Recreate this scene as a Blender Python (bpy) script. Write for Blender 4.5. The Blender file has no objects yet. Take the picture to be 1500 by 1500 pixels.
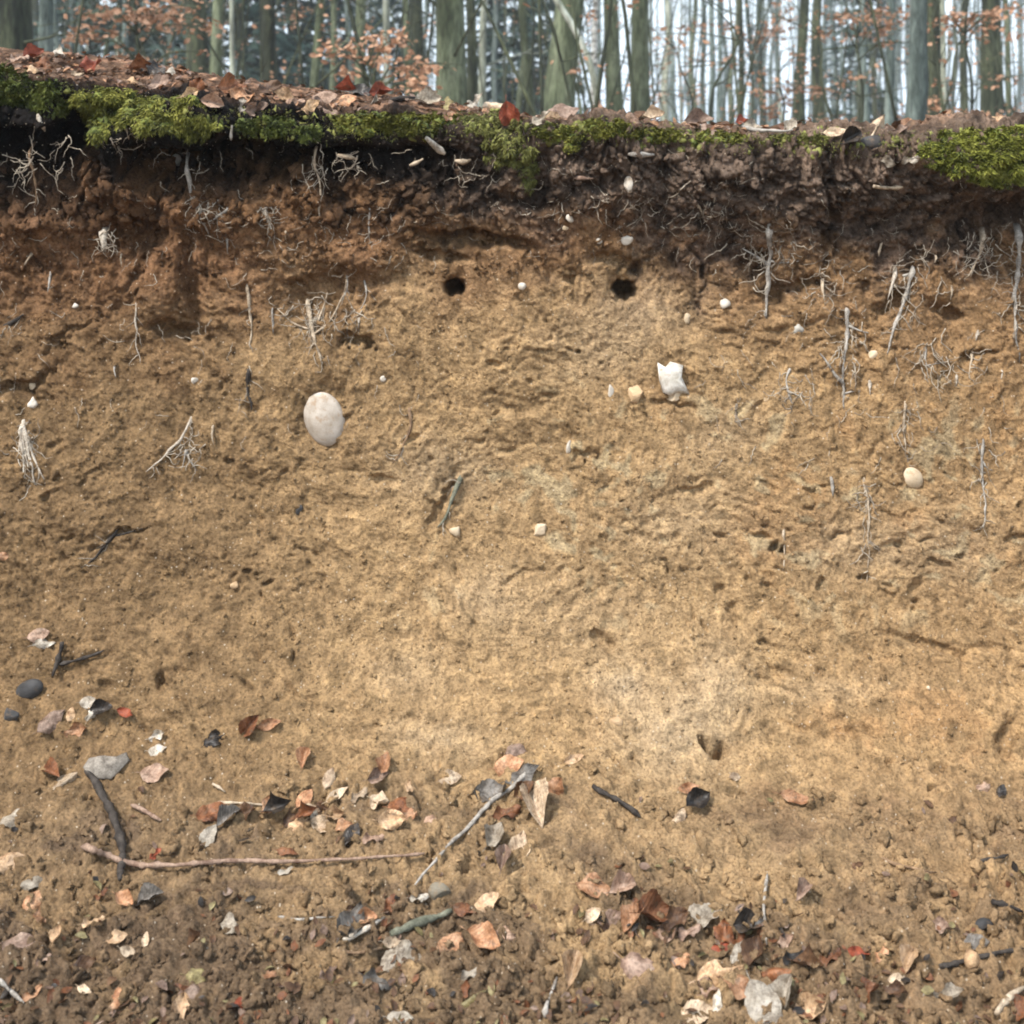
import bpy, math, random
import numpy as np
from mathutils import Vector, Matrix
from mathutils.bvhtree import BVHTree

random.seed(7)
HAZE = 0.0018
rng = np.random.default_rng(7)
scene = bpy.context.scene
C = scene.collection
R = math.radians

# ------------------------------------------------------------------ camera
FX, YH = 1954.0, 185.0            # focal length and horizon row, in pixels of the 1500 px photograph
CAM = Vector((0.0, -2.6, 1.30))
cam_data = bpy.data.cameras.new('camera')
cam_data.sensor_width = 36.0
cam_data.lens = FX / 1500.0 * 36.0
cam_data.shift_y = -(750.0 - YH) / 1500.0
cam_data.clip_start = 0.05
cam_data.clip_end = 2000.0
cam_data.dof.use_dof = True
cam_data.dof.focus_distance = 2.55
cam_data.dof.aperture_fstop = 6.3
cam = bpy.data.objects.new('camera', cam_data)
cam.location = CAM
cam.rotation_euler = (R(90), 0, 0)
C.objects.link(cam)
scene.camera = cam

# ------------------------------------------------------------------ sky, sun, exposure
SUN_EL, SUN_ROT = R(54), R(228)
world = bpy.data.worlds.new('World')
scene.world = world
world.use_nodes = True
wn, wl = world.node_tree.nodes, world.node_tree.links
wn.clear()
sky = wn.new('ShaderNodeTexSky')
sky.sky_type = 'NISHITA'
sky.sun_disc = False
sky.sun_elevation = SUN_EL
sky.sun_rotation = SUN_ROT
sky.air_density = 1.6
sky.dust_density = 4.0
sky.ozone_density = 1.0
tint = wn.new('ShaderNodeMix'); tint.data_type = 'RGBA'; tint.blend_type = 'MULTIPLY'
tint.inputs[0].default_value = 1.0
tint.inputs[6].default_value = (2.75, 2.75, 2.75, 1)      # even luminance of the cloud layer
tint.inputs[7].default_value = (0.85, 1.0, 1.16, 1)
ovc = wn.new('ShaderNodeMix'); ovc.data_type = 'RGBA'
ovc.inputs[0].default_value = 0.88           # a closed, pale cloud cover over the blue
wl.new(sky.outputs[0], ovc.inputs[6]); wl.new(tint.outputs[2], ovc.inputs[7])
bg = wn.new('ShaderNodeBackground')
bg.inputs[1].default_value = 0.13
wl.new(ovc.outputs[2], bg.inputs[0])
wo = wn.new('ShaderNodeOutputWorld')
wl.new(bg.outputs[0], wo.inputs[0])

sun_data = bpy.data.lights.new('sun', 'SUN')
sun_data.energy = 1.5
sun_data.angle = R(10)
sun_data.color = (1.0, 0.95, 0.88)
sun = bpy.data.objects.new('sun', sun_data)
to_sun = Vector((math.sin(SUN_ROT) * math.cos(SUN_EL), math.cos(SUN_ROT) * math.cos(SUN_EL), math.sin(SUN_EL)))
sun.rotation_euler = to_sun.to_track_quat('Z', 'Y').to_euler()
C.objects.link(sun)

scene.view_settings.view_transform = 'Standard'
scene.view_settings.look = 'None'
scene.view_settings.exposure = 2.12
scene.view_settings.gamma = 1.0
scene.view_settings.use_curve_mapping = False
scene.render.engine = 'CYCLES'
scene.cycles.use_denoising = True
scene.cycles.max_bounces = 6
scene.cycles.transparent_max_bounces = 4
scene.cycles.volume_bounces = 0
scene.cycles.filter_width = 1.9

# ------------------------------------------------------------------ noise
def _h(ix, iy, seed):
    a = (ix.astype(np.int64) * 374761393 + iy.astype(np.int64) * 668265263 + seed * 974711) & 0xFFFFFFFF
    a = ((a ^ (a >> 13)) * 1274126177) & 0xFFFFFFFF
    a = ((a ^ (a >> 16)) * 2246822519) & 0xFFFFFFFF
    return ((a ^ (a >> 15)) & 0xFFFFFF).astype(np.float32) / 16777216.0

def gnoise(x, y, seed=0):
    x0 = np.floor(x); y0 = np.floor(y)
    fx = (x - x0).astype(np.float32); fy = (y - y0).astype(np.float32)
    u = fx * fx * fx * (fx * (fx * 6 - 15) + 10); v = fy * fy * fy * (fy * (fy * 6 - 15) + 10)
    def g(dx, dy):
        a = _h(x0 + dx, y0 + dy, seed) * (2 * np.pi)
        return np.cos(a) * (fx - dx) + np.sin(a) * (fy - dy)
    return ((g(0, 0) * (1 - u) + g(1, 0) * u) * (1 - v) + (g(0, 1) * (1 - u) + g(1, 1) * u) * v) * 1.5

def fbm(x, y, octv=4, seed=0, gain=0.5, lac=2.03):
    s = 0; a = 1.0
    for o in range(octv):
        s = s + a * gnoise(x, y, seed + 17 * o)
        x = x * lac + 3.1; y = y * lac - 1.7; a *= gain
    return s

def worley(x, y, seed=0):
    x0 = np.floor(x); y0 = np.floor(y)
    f1 = np.full(x.shape, 9.0, np.float32); f2 = f1.copy(); cid = np.zeros(x.shape, np.float32)
    for dx in (-1, 0, 1):
        for dy in (-1, 0, 1):
            cx, cy = x0 + dx, y0 + dy
            px = cx + _h(cx, cy, seed); py = cy + _h(cx, cy, seed + 91)
            d = np.sqrt((x - px) ** 2 + (y - py) ** 2).astype(np.float32)
            near = d < f1
            f2 = np.where(near, f1, np.minimum(f2, d))
            cid = np.where(near, _h(cx, cy, seed + 7), cid)
            f1 = np.where(near, d, f1)
    return f1, f2, cid

def sstep(a, b, x):
    t = np.clip((x - a) / (b - a), 0, 1)
    return t * t * (3 - 2 * t)

# ------------------------------------------------------------------ object helpers
def tag(o, label=None, cat=None, group=None, kind=None):
    if label: o['label'] = label
    if cat: o['category'] = cat
    if group: o['group'] = group
    if kind: o['kind'] = kind
    return o

def mesh_np(name, V, F, smooth=True):
    """V (n,3); F (m,3) or (m,4) arrays, or a list of such."""
    me = bpy.data.meshes.new(name)
    Fs = F if isinstance(F, list) else [F]
    Fs = [np.asarray(f, np.int32) for f in Fs if len(f)]
    V = np.asarray(V, np.float32)
    me.vertices.add(len(V)); me.vertices.foreach_set('co', V.ravel())
    nl = sum(f.size for f in Fs); npoly = sum(len(f) for f in Fs)
    me.loops.add(nl); me.polygons.add(npoly)
    me.loops.foreach_set('vertex_index', np.concatenate([f.ravel() for f in Fs]))
    tot = np.concatenate([np.full(len(f), f.shape[1], np.int32) for f in Fs])
    st = np.concatenate([[0], np.cumsum(tot)[:-1]]).astype(np.int32)
    me.polygons.foreach_set('loop_start', st)
    me.polygons.foreach_set('loop_total', tot)
    me.update(calc_edges=True)
    if smooth:
        me.polygons.foreach_set('use_smooth', np.ones(npoly, bool))
    return me

def link(name, me, mat=None, parent=None):
    o = bpy.data.objects.new(name, me)
    if mat is not None and me is not None and len(me.materials) == 0:
        me.materials.append(mat)
    C.objects.link(o)
    if parent: o.parent = parent
    return o

def catmull(P, n):
    P = np.asarray(P, float)
    if len(P) < 3:
        t = np.linspace(0, 1, n)[:, None]
        return P[0] * (1 - t) + P[-1] * t
    Q = np.vstack([2 * P[0] - P[1], P, 2 * P[-1] - P[-2]])
    k = len(P) - 1
    out = []
    for u in np.linspace(0, k, n):
        i = min(int(u), k - 1); t = u - i
        a, b, c, d = Q[i], Q[i + 1], Q[i + 2], Q[i + 3]
        out.append(0.5 * (2 * b + (c - a) * t + (2 * a - 5 * b + 4 * c - d) * t * t + (3 * b - a - 3 * c + d) * t ** 3))
    return np.array(out)

def tube(P, rad, sides=7, rough=0.0, seed=0, caps=True):
    """tapered tube along points P with radii rad -> V, [quads, tris]"""
    P = np.asarray(P, float); n = len(P)
    rad = np.broadcast_to(np.asarray(rad, float), (n,))
    T = np.gradient(P, axis=0); T /= np.linalg.norm(T, axis=1)[:, None] + 1e-9
    ref = np.array([0, 0, 1.0]) if abs(T[:, 2]).mean() < 0.8 else np.array([1.0, 0, 0])
    A = np.cross(T, ref); A /= np.linalg.norm(A, axis=1)[:, None] + 1e-9
    B = np.cross(T, A)
    r_ = np.random.default_rng(seed)
    ang = np.arange(sides) * 2 * np.pi / sides
    rr = rad[:, None] * (1 + rough * r_.normal(0, 1, (n, sides)))
    V = P[:, None] + rr[..., None] * (np.cos(ang)[None, :, None] * A[:, None] + np.sin(ang)[None, :, None] * B[:, None])
    V = V.reshape(-1, 3)
    i = np.arange(n - 1)[:, None] * sides; j = np.arange(sides)[None]; k = (j + 1) % sides
    Q = np.stack([i + j, i + k, i + sides + k, i + sides + j], -1).reshape(-1, 4)
    V = np.vstack([V, P[:1], P[-1:]])
    m = n * sides
    j = np.arange(sides); k = (j + 1) % sides
    Tt = np.vstack([np.stack([np.full(sides, m), k, j], -1), np.stack([np.full(sides, m + 1), m - sides + j, m - sides + k], -1)])
    return V, Q, Tt

class MB:
    def __init__(s): s.V = []; s.Q = []; s.T = []; s.n = 0
    def add(s, V, Q=None, T=None):
        s.V.append(np.asarray(V, float))
        if Q is not None and len(Q): s.Q.append(np.asarray(Q) + s.n)
        if T is not None and len(T): s.T.append(np.asarray(T) + s.n)
        s.n += len(V)
    def mesh(s, name, smooth=True):
        F = []
        if s.Q: F.append(np.vstack(s.Q))
        if s.T: F.append(np.vstack(s.T))
        return mesh_np(name, np.vstack(s.V), F, smooth)

# ------------------------------------------------------------------ materials
def new_mat(name):
    m = bpy.data.materials.new(name); m.use_nodes = True
    nt = m.node_tree; nt.nodes.clear()
    out = nt.nodes.new('ShaderNodeOutputMaterial')
    b = nt.nodes.new('ShaderNodeBsdfPrincipled')
    nt.links.new(b.outputs[0], out.inputs[0])
    b.inputs['Specular IOR Level'].default_value = 0.25
    return m, nt, b

def node(nt, t, **kw):
    n = nt.nodes.new(t)
    for k, v in kw.items(): setattr(n, k, v)
    return n

def noise_tex(nt, vec, scale, detail=3, rough=0.55):
    n = node(nt, 'ShaderNodeTexNoise')
    n.inputs['Scale'].default_value = scale; n.inputs['Detail'].default_value = detail; n.inputs['Roughness'].default_value = rough
    if vec is not None: nt.links.new(vec, n.inputs['Vector'])
    return n

def ramp(nt, fac, stops):
    r = node(nt, 'ShaderNodeValToRGB')
    el = r.color_ramp.elements
    while len(el) < len(stops): el.new(0.5)
    for e, (p, c) in zip(el, stops):
        e.position = p; e.color = (*c, 1) if len(c) == 3 else c
    nt.links.new(fac, r.inputs[0])
    return r

def mixc(nt, a, b, fac, mode='MIX'):
    m = node(nt, 'ShaderNodeMix', data_type='RGBA', blend_type=mode)
    for sock, v in ((m.inputs[6], a), (m.inputs[7], b), (m.inputs[0], fac)):
        if hasattr(v, 'links') or hasattr(v, 'is_linked'): nt.links.new(v, sock)
        elif isinstance(v, (int, float)): sock.default_value = v
        else: sock.default_value = (*v, 1)
    return m.outputs[2]

def bump(nt, b, height, strength, dist, prev=None):
    n = node(nt, 'ShaderNodeBump')
    n.inputs['Strength'].default_value = strength; n.inputs['Distance'].default_value = dist
    nt.links.new(height, n.inputs['Height'])
    if prev is not None: nt.links.new(prev, n.inputs['Normal'])
    nt.links.new(n.outputs[0], b.inputs['Normal'])
    return n.outputs[0]

def soil_material():
    m, nt, b = new_mat('soil')
    at = node(nt, 'ShaderNodeAttribute', attribute_name='soil_color')
    geo = node(nt, 'ShaderNodeNewGeometry')
    pos = geo.outputs['Position']
    n1 = noise_tex(nt, pos, 38, 5, 0.65)
    n2 = noise_tex(nt, pos, 190, 4, 0.7)
    r1 = ramp(nt, n1.outputs[0], [(0.30, (0.62, 0.60, 0.58)), (0.5, (1, 1, 1)), (0.70, (1.26, 1.25, 1.2))])
    r2 = ramp(nt, n2.outputs[0], [(0.32, (0.55, 0.53, 0.52)), (0.5, (1, 1, 1)), (0.68, (1.32, 1.30, 1.27))])
    c = mixc(nt, at.outputs['Color'], r1.outputs[0], 1.0, 'MULTIPLY')
    c = mixc(nt, c, r2.outputs[0], 1.0, 'MULTIPLY')
    # mineral grains, a few pale and a few dark
    vor = node(nt, 'ShaderNodeTexVoronoi'); vor.inputs['Scale'].default_value = 210
    nt.links.new(pos, vor.inputs['Vector'])
    sep = node(nt, 'ShaderNodeSeparateColor'); nt.links.new(vor.outputs['Color'], sep.inputs[0])
    gt = ramp(nt, sep.outputs[0], [(0.93, (0, 0, 0)), (0.94, (1, 1, 1))])
    sm = ramp(nt, vor.outputs['Distance'], [(0.28, (1, 1, 1)), (0.40, (0, 0, 0))])
    f = node(nt, 'ShaderNodeMath', operation='MULTIPLY'); nt.links.new(gt.outputs[0], f.inputs[0]); nt.links.new(sm.outputs[0], f.inputs[1])
    grain = ramp(nt, sep.outputs[1], [(0.0, (0.05, 0.035, 0.025)), (0.5, (0.12, 0.07, 0.035)), (0.62, (0.55, 0.43, 0.3)), (1.0, (0.62, 0.55, 0.45))])
    f2 = node(nt, 'ShaderNodeMath', operation='MULTIPLY'); nt.links.new(f.outputs[0], f2.inputs[0]); f2.inputs[1].default_value = 0.6
    c = mixc(nt, c, grain.outputs[0], f2.outputs[0])
    nt.links.new(c, b.inputs['Base Color'])
    b.inputs['Roughness'].default_value = 0.95
    b.inputs['Specular IOR Level'].default_value = 0.12
    p = bump(nt, b, n1.outputs[0], 0.7, 0.010)
    n3 = noise_tex(nt, pos, 420, 3, 0.7)
    add = node(nt, 'ShaderNodeMath', operation='ADD'); nt.links.new(n2.outputs[0], add.inputs[0])
    ml = node(nt, 'ShaderNodeMath', operation='MULTIPLY'); nt.links.new(n3.outputs[0], ml.inputs[0]); ml.inputs[1].default_value = 0.5
    nt.links.new(ml.outputs[0], add.inputs[1])
    bump(nt, b, add.outputs[0], 1.0, 0.0060, p)
    return m

def bark_material(name, cols, scale=9, stretch=5):
    m, nt, b = new_mat(name)
    tc = node(nt, 'ShaderNodeTexCoord')
    oi = node(nt, 'ShaderNodeObjectInfo')
    mp = node(nt, 'ShaderNodeMapping'); nt.links.new(tc.outputs['Object'], mp.inputs[0])
    mp.inputs['Scale'].default_value = (1, 1, 1.0 / stretch)
    off = node(nt, 'ShaderNodeVectorMath', operation='ADD')
    cx = node(nt, 'ShaderNodeCombineXYZ'); 
    mm = node(nt, 'ShaderNodeMath', operation='MULTIPLY'); nt.links.new(oi.outputs['Random'], mm.inputs[0]); mm.inputs[1].default_value = 50
    nt.links.new(mm.outputs[0], cx.inputs[0]); nt.links.new(mp.outputs[0], off.inputs[0]); nt.links.new(cx.outputs[0], off.inputs[1])
    n1 = noise_tex(nt, off.outputs[0], scale, 5, 0.65)
    r = ramp(nt, n1.outputs[0], [(0.36, cols[0]), (0.5, cols[1]), (0.62, cols[2])])
    n2 = noise_tex(nt, off.outputs[0], scale * 5, 4, 0.7)
    r2 = ramp(nt, n2.outputs[0], [(0.32, (0.42, 0.42, 0.42)), (0.62, (1.3, 1.3, 1.3))])
    c = mixc(nt, r.outputs[0], r2.outputs[0], 1.0, 'MULTIPLY')
    v = node(nt, 'ShaderNodeMapRange'); nt.links.new(oi.outputs['Random'], v.inputs[0])
    v.inputs[3].default_value = 0.7; v.inputs[4].default_value = 1.3
    hs = node(nt, 'ShaderNodeHueSaturation'); nt.links.new(v.outputs[0], hs.inputs['Value']); nt.links.new(c, hs.inputs['Color'])
    nt.links.new(hs.outputs[0], b.inputs['Base Color'])
    b.inputs['Roughness'].default_value = 0.9
    bump(nt, b, n2.outputs[0], 0.5, 0.01)
    return m

def root_material(name, c0, c1):
    m, nt, b = new_mat(name)
    geo = node(nt, 'ShaderNodeNewGeometry')
    n1 = noise_tex(nt, geo.outputs['Position'], 70, 4, 0.65)
    r = ramp(nt, n1.outputs[0], [(0.35, c0), (0.62, c1)])
    n2 = noise_tex(nt, geo.outputs['Position'], 320, 3, 0.7)
    r2 = ramp(nt, n2.outputs[0], [(0.3, (0.7, 0.68, 0.66)), (0.65, (1.15, 1.15, 1.15))])
    nt.links.new(mixc(nt, r.outputs[0], r2.outputs[0], 1.0, 'MULTIPLY'), b.inputs['Base Color'])
    b.inputs['Roughness'].default_value = 0.85
    bump(nt, b, n2.outputs[0], 0.6, 0.002)
    return m

def stone_material(name, c0, c1, dirt=(0.26, 0.16, 0.08), amount=0.35, scale=30):
    m, nt, b = new_mat(name)
    tc = node(nt, 'ShaderNodeNewGeometry')
    n1 = noise_tex(nt, tc.outputs['Position'], scale, 5, 0.6)
    r = ramp(nt, n1.outputs[0], [(0.3, c0), (0.65, c1)])
    n2 = noise_tex(nt, tc.outputs['Position'], scale * 2.3, 5, 0.7)
    d = ramp(nt, n2.outputs[0], [(0.52, (0, 0, 0)), (0.70, (amount, amount, amount))])
    nt.links.new(mixc(nt, r.outputs[0], dirt, d.outputs[0]), b.inputs['Base Color'])
    b.inputs['Roughness'].default_value = 0.8
    n3 = noise_tex(nt, tc.outputs['Position'], scale * 8, 3, 0.6)
    bump(nt, b, n3.outputs[0], 0.35, 0.002)
    return m

def leaf_material(name, c0, c1, c2, rough=0.6, trans=0.12):
    """c0 dark spots, c1 main colour, c2 pale edge/veins"""
    m, nt, b = new_mat(name)
    uv = node(nt, 'ShaderNodeUVMap')
    oi = node(nt, 'ShaderNodeObjectInfo')
    sp = node(nt, 'ShaderNodeSeparateXYZ'); nt.links.new(uv.outputs[0], sp.inputs[0])
    # side veins: chevrons along the blade
    av = node(nt, 'ShaderNodeMath', operation='ABSOLUTE'); nt.links.new(sp.outputs[1], av.inputs[0])
    k = node(nt, 'ShaderNodeMath', operation='MULTIPLY'); nt.links.new(av.outputs[0], k.inputs[0]); k.inputs[1].default_value = 0.28
    sb = node(nt, 'ShaderNodeMath', operation='SUBTRACT'); nt.links.new(sp.outputs[0], sb.inputs[0]); nt.links.new(k.outputs[0], sb.inputs[1])
    fr = node(nt, 'ShaderNodeMath', operation='MULTIPLY'); nt.links.new(sb.outputs[0], fr.inputs[0]); fr.inputs[1].default_value = 2 * math.pi * 8
    sn = node(nt, 'ShaderNodeMath', operation='SINE'); nt.links.new(fr.outputs[0], sn.inputs[0])
    vein = ramp(nt, sn.outputs[0], [(0.80, (0, 0, 0)), (0.98, (1, 1, 1))])
    mid = ramp(nt, av.outputs[0], [(0.03, (1, 1, 1)), (0.10, (0, 0, 0))])
    geo = node(nt, 'ShaderNodeNewGeometry')
    n1 = noise_tex(nt, geo.outputs['Position'], 55, 4, 0.65)
    r = ramp(nt, n1.outputs[0], [(0.30, c0), (0.48, c1), (0.72, c2)])
    c = mixc(nt, r.outputs[0], (min(1, c2[0] * 1.15), min(1, c2[1] * 1.15), min(1, c2[2] * 1.15)), 0.0)
    vs = node(nt, 'ShaderNodeMath', operation='MAXIMUM'); nt.links.new(vein.outputs[0], vs.inputs[0]); nt.links.new(mid.outputs[0], vs.inputs[1])
    vm = node(nt, 'ShaderNodeMath', operation='MULTIPLY'); nt.links.new(vs.outputs[0], vm.inputs[0]); vm.inputs[1].default_value = 0.14
    c = mixc(nt, c, tuple(min(1, x * 1.3) for x in c2), vm.outputs[0])
    n2 = noise_tex(nt, geo.outputs['Position'], 170, 4, 0.7)
    mo = ramp(nt, n2.outputs[0], [(0.30, (0.45, 0.42, 0.40)), (0.52, (0.95, 0.95, 0.95)), (0.72, (1.2, 1.2, 1.2))])
    c = mixc(nt, c, mo.outputs[0], 1.0, 'MULTIPLY')
    n3 = noise_tex(nt, geo.outputs['Position'], 75, 4, 0.7)
    di = ramp(nt, n3.outputs[0], [(0.54, (0, 0, 0)), (0.68, (0.75, 0.75, 0.75))])
    c = mixc(nt, c, (0.10, 0.068, 0.042), di.outputs[0])
    v = node(nt, 'ShaderNodeMapRange'); nt.links.new(oi.outputs['Random'], v.inputs[0])
    v.inputs[3].default_value = 0.62; v.inputs[4].default_value = 1.05
    hs = node(nt, 'ShaderNodeHueSaturation'); nt.links.new(v.outputs[0], hs.inputs['Value']); nt.links.new(c, hs.inputs['Color'])
    nt.links.new(hs.outputs[0], b.inputs['Base Color'])
    b.inputs['Roughness'].default_value = rough
    b.inputs['Specular IOR Level'].default_value = 0.3
    if trans:
        tr = node(nt, 'ShaderNodeBsdfTranslucent'); nt.links.new(hs.outputs[0], tr.inputs[0])
        mx = node(nt, 'ShaderNodeMixShader'); mx.inputs[0].default_value = trans
        out = [n for n in nt.nodes if n.type == 'OUTPUT_MATERIAL'][0]
        nt.links.new(b.outputs[0], mx.inputs[1]); nt.links.new(tr.outputs[0], mx.inputs[2]); nt.links.new(mx.outputs[0], out.inputs[0])
    bump(nt, b, sn.outputs[0], 0.25, 0.0008)
    return m

def moss_material(name, c0, c1, c2):
    m, nt, b = new_mat(name)
    geo = node(nt, 'ShaderNodeNewGeometry')
    n1 = noise_tex(nt, geo.outputs['Position'], 26, 4, 0.7)
    r = ramp(nt, n1.outputs[0], [(0.32, c0), (0.5, c1), (0.68, c2)])
    n2 = noise_tex(nt, geo.outputs['Position'], 160, 2, 0.6)
    r2 = ramp(nt, n2.outputs[0], [(0.3, (0.65, 0.65, 0.6)), (0.7, (1.3, 1.3, 1.2))])
    nt.links.new(mixc(nt, r.outputs[0], r2.outputs[0], 1.0, 'MULTIPLY'), b.inputs['Base Color'])
    b.inputs['Roughness'].default_value = 0.8
    return m

SOIL = soil_material()
LEAF = {
    'orange': leaf_material('leaf_orange', (0.20, 0.075, 0.03), (0.42, 0.21, 0.105), (0.58, 0.36, 0.22)),
    'tan': leaf_material('leaf_tan', (0.30, 0.16, 0.08), (0.56, 0.36, 0.20), (0.70, 0.50, 0.33)),
    'cream': leaf_material('leaf_cream', (0.28, 0.18, 0.11), (0.53, 0.39, 0.26), (0.68, 0.55, 0.40)),
    'white': leaf_material('leaf_white', (0.24, 0.19, 0.14), (0.45, 0.39, 0.31), (0.62, 0.56, 0.48)),
    'pink': leaf_material('leaf_pink', (0.20, 0.11, 0.07), (0.40, 0.255, 0.175), (0.56, 0.40, 0.30)),
    'mauve': leaf_material('leaf_mauve', (0.12, 0.07, 0.05), (0.26, 0.17, 0.125), (0.40, 0.285, 0.215)),
    'rust': leaf_material('leaf_rust', (0.07, 0.025, 0.012), (0.20, 0.075, 0.03), (0.34, 0.16, 0.08)),
    'red': leaf_material('leaf_red', (0.10, 0.02, 0.012), (0.25, 0.055, 0.025), (0.36, 0.10, 0.05)),
    'brown': leaf_material('leaf_brown', (0.04, 0.02, 0.012), (0.12, 0.06, 0.03), (0.22, 0.12, 0.06)),
    'dark': leaf_material('leaf_dark', (0.010, 0.008, 0.007), (0.026, 0.021, 0.018), (0.07, 0.056, 0.046), 0.45, 0.0),
    'slate': leaf_material('leaf_slate', (0.035, 0.029, 0.024), (0.088, 0.076, 0.064), (0.18, 0.16, 0.14), 0.5, 0.0),
    'grey': leaf_material('leaf_grey', (0.17, 0.13, 0.09), (0.32, 0.265, 0.20), (0.47, 0.41, 0.33)),
    'olive': leaf_material('leaf_olive', (0.12, 0.09, 0.035), (0.26, 0.21, 0.09), (0.42, 0.36, 0.19)),
}
BARK = {
    'green': bark_material('bark_green', ((0.050, 0.060, 0.034), (0.095, 0.112, 0.066), (0.145, 0.165, 0.105))),
    'dark': bark_material('bark_dark', ((0.022, 0.026, 0.018), (0.045, 0.052, 0.032), (0.08, 0.09, 0.05))),
    'grey': bark_material('bark_grey', ((0.055, 0.072, 0.064), (0.10, 0.128, 0.114), (0.16, 0.195, 0.175))),
    'pale': bark_material('bark_pale', ((0.16, 0.17, 0.135), (0.25, 0.27, 0.21), (0.36, 0.38, 0.32))),
    'birch': bark_material('bark_birch', ((0.10, 0.09, 0.08), (0.42, 0.42, 0.38), (0.58, 0.58, 0.54)), 14, 0.6),
}
ROOT = {
    'pale': root_material('root_pale', (0.15, 0.11, 0.072), (0.46, 0.37, 0.27)),
    'hair': root_material('root_hair', (0.13, 0.10, 0.075), (0.44, 0.38, 0.30)),
    'white': root_material('root_white', (0.20, 0.16, 0.12), (0.54, 0.48, 0.40)),
    'grey': root_material('root_grey', (0.16, 0.14, 0.12), (0.36, 0.33, 0.29)),
    'brown': root_material('root_brown', (0.10, 0.06, 0.035), (0.26, 0.17, 0.10)),
    'dark': root_material('root_dark', (0.018, 0.014, 0.012), (0.06, 0.05, 0.042)),
    'pink': root_material('root_pink', (0.13, 0.078, 0.055), (0.30, 0.21, 0.155)),
    'nut': root_material('beechnut_shell', (0.22, 0.13, 0.07), (0.42, 0.28, 0.16)),
    'bark': root_material('root_bark', (0.10, 0.085, 0.07), (0.25, 0.22, 0.185)),
    'green': root_material('root_green', (0.075, 0.078, 0.055), (0.17, 0.17, 0.125)),
}
STONE = {
    'white': stone_material('stone_white', (0.34, 0.29, 0.23), (0.56, 0.51, 0.44), amount=0.8),
    'oval': stone_material('stone_oval', (0.27, 0.225, 0.175), (0.48, 0.42, 0.36), amount=0.75, scale=30),
    'flint': stone_material('stone_flint', (0.40, 0.37, 0.31), (0.60, 0.57, 0.52), amount=0.75, scale=44),
    'cream': stone_material('stone_cream', (0.38, 0.29, 0.19), (0.55, 0.44, 0.31), amount=0.7),
    'tan': stone_material('stone_tan', (0.34, 0.22, 0.12), (0.50, 0.36, 0.22), amount=0.6),
    'grey': stone_material('stone_grey', (0.22, 0.20, 0.17), (0.36, 0.34, 0.30)),
    'slate': stone_material('stone_slate', (0.022, 0.021, 0.021), (0.06, 0.058, 0.058), amount=0.35),
    'mud': stone_material('stone_mud', (0.12, 0.10, 0.07), (0.20, 0.175, 0.135), amount=0.8),
}
MOSS = {
    'bright': moss_material('moss_bright', (0.034, 0.036, 0.010), (0.130, 0.130, 0.024), (0.28, 0.265, 0.06)),
    'lime': moss_material('moss_lime', (0.06, 0.068, 0.012), (0.20, 0.21, 0.038), (0.36, 0.36, 0.09)),
    'deep': moss_material('moss_deep', (0.022, 0.030, 0.008), (0.065, 0.080, 0.016), (0.15, 0.165, 0.035)),
    'olive': moss_material('moss_olive', (0.07, 0.07, 0.02), (0.14, 0.14, 0.04), (0.22, 0.22, 0.07)),
}

# ------------------------------------------------------------------ the ground: bank, forest floor, foreground
STEP = 0.0030
def geometric(start, end, step, q):
    out = []; x = start; d = step; sg = 1 if end > start else -1
    while (end - x) * sg > 0:
        d *= q; x += sg * d; out.append(x)
    return np.array(out)
xf = np.arange(-1.16, 1.1601, STEP)
xs = np.concatenate([geometric(xf[0], -45, STEP, 1.09)[::-1], xf, geometric(xf[-1], 45, STEP, 1.09)])
KN = np.array([(90, 1.16), (25, 1.17), (6, 1.2), (2.5, 1.235), (1.2, 1.262), (0.6, 1.275), (0.25, 1.287), (0.08, 1.286), (0.015, 1.272), (-0.012, 1.235),
               (-0.004, 1.20), (0.014, 1.13), (0.024, 1.05), (0.020, 0.95), (0.0, 0.80), (-0.03, 0.60), (-0.08, 0.42), (-0.14, 0.30), (-0.22, 0.205),
               (-0.34, 0.135), (-0.52, 0.088), (-0.80, 0.045), (-1.2, 0.015), (-2.0, 0.0), (-6, -0.02), (-45, -0.05)])
seg = np.linalg.norm(np.diff(KN, axis=0), axis=1); arc = np.concatenate([[0], np.cumsum(seg)])
def prof(s):
    return np.stack([np.interp(s, arc, KN[:, 0]), np.interp(s, arc, KN[:, 1])], -1)
sa = float(np.interp(-0.45, -KN[:8, 0], arc[:8]))          # 0.45 m behind the edge
sb_ = float(np.interp(0.98, -KN[10:, 0], arc[10:]))        # 0.98 m in front of it
sf = np.arange(sa, sb_, STEP)
ss = np.concatenate([geometric(sa, 0.5, STEP, 1.09)[::-1], sf, geometric(sb_, arc[-1] - 0.5, STEP, 1.09)])
def smooth_prof(s):
    acc = 0; w = 0
    for o, g in ((-0.03, .25), (-0.015, .7), (0, 1), (0.015, .7), (0.03, .25)):
        acc = acc + g * prof(np.clip(s + o, 0, arc[-1])); w += g
    return acc / w
P0 = smooth_prof(ss)
Tn = (smooth_prof(ss + 0.012) - smooth_prof(ss - 0.012)); Tn /= np.linalg.norm(Tn, axis=1)[:, None]
Nn = np.stack([Tn[:, 1], -Tn[:, 0]], -1)
X, S = np.meshgrid(xs, ss)
Yb = np.repeat(P0[:, :1], len(xs), 1); Zb = np.repeat(P0[:, 1:], len(xs), 1)
NY = np.repeat(Nn[:, :1], len(xs), 1); NZ = np.repeat(Nn[:, 1:], len(xs), 1)
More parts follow.
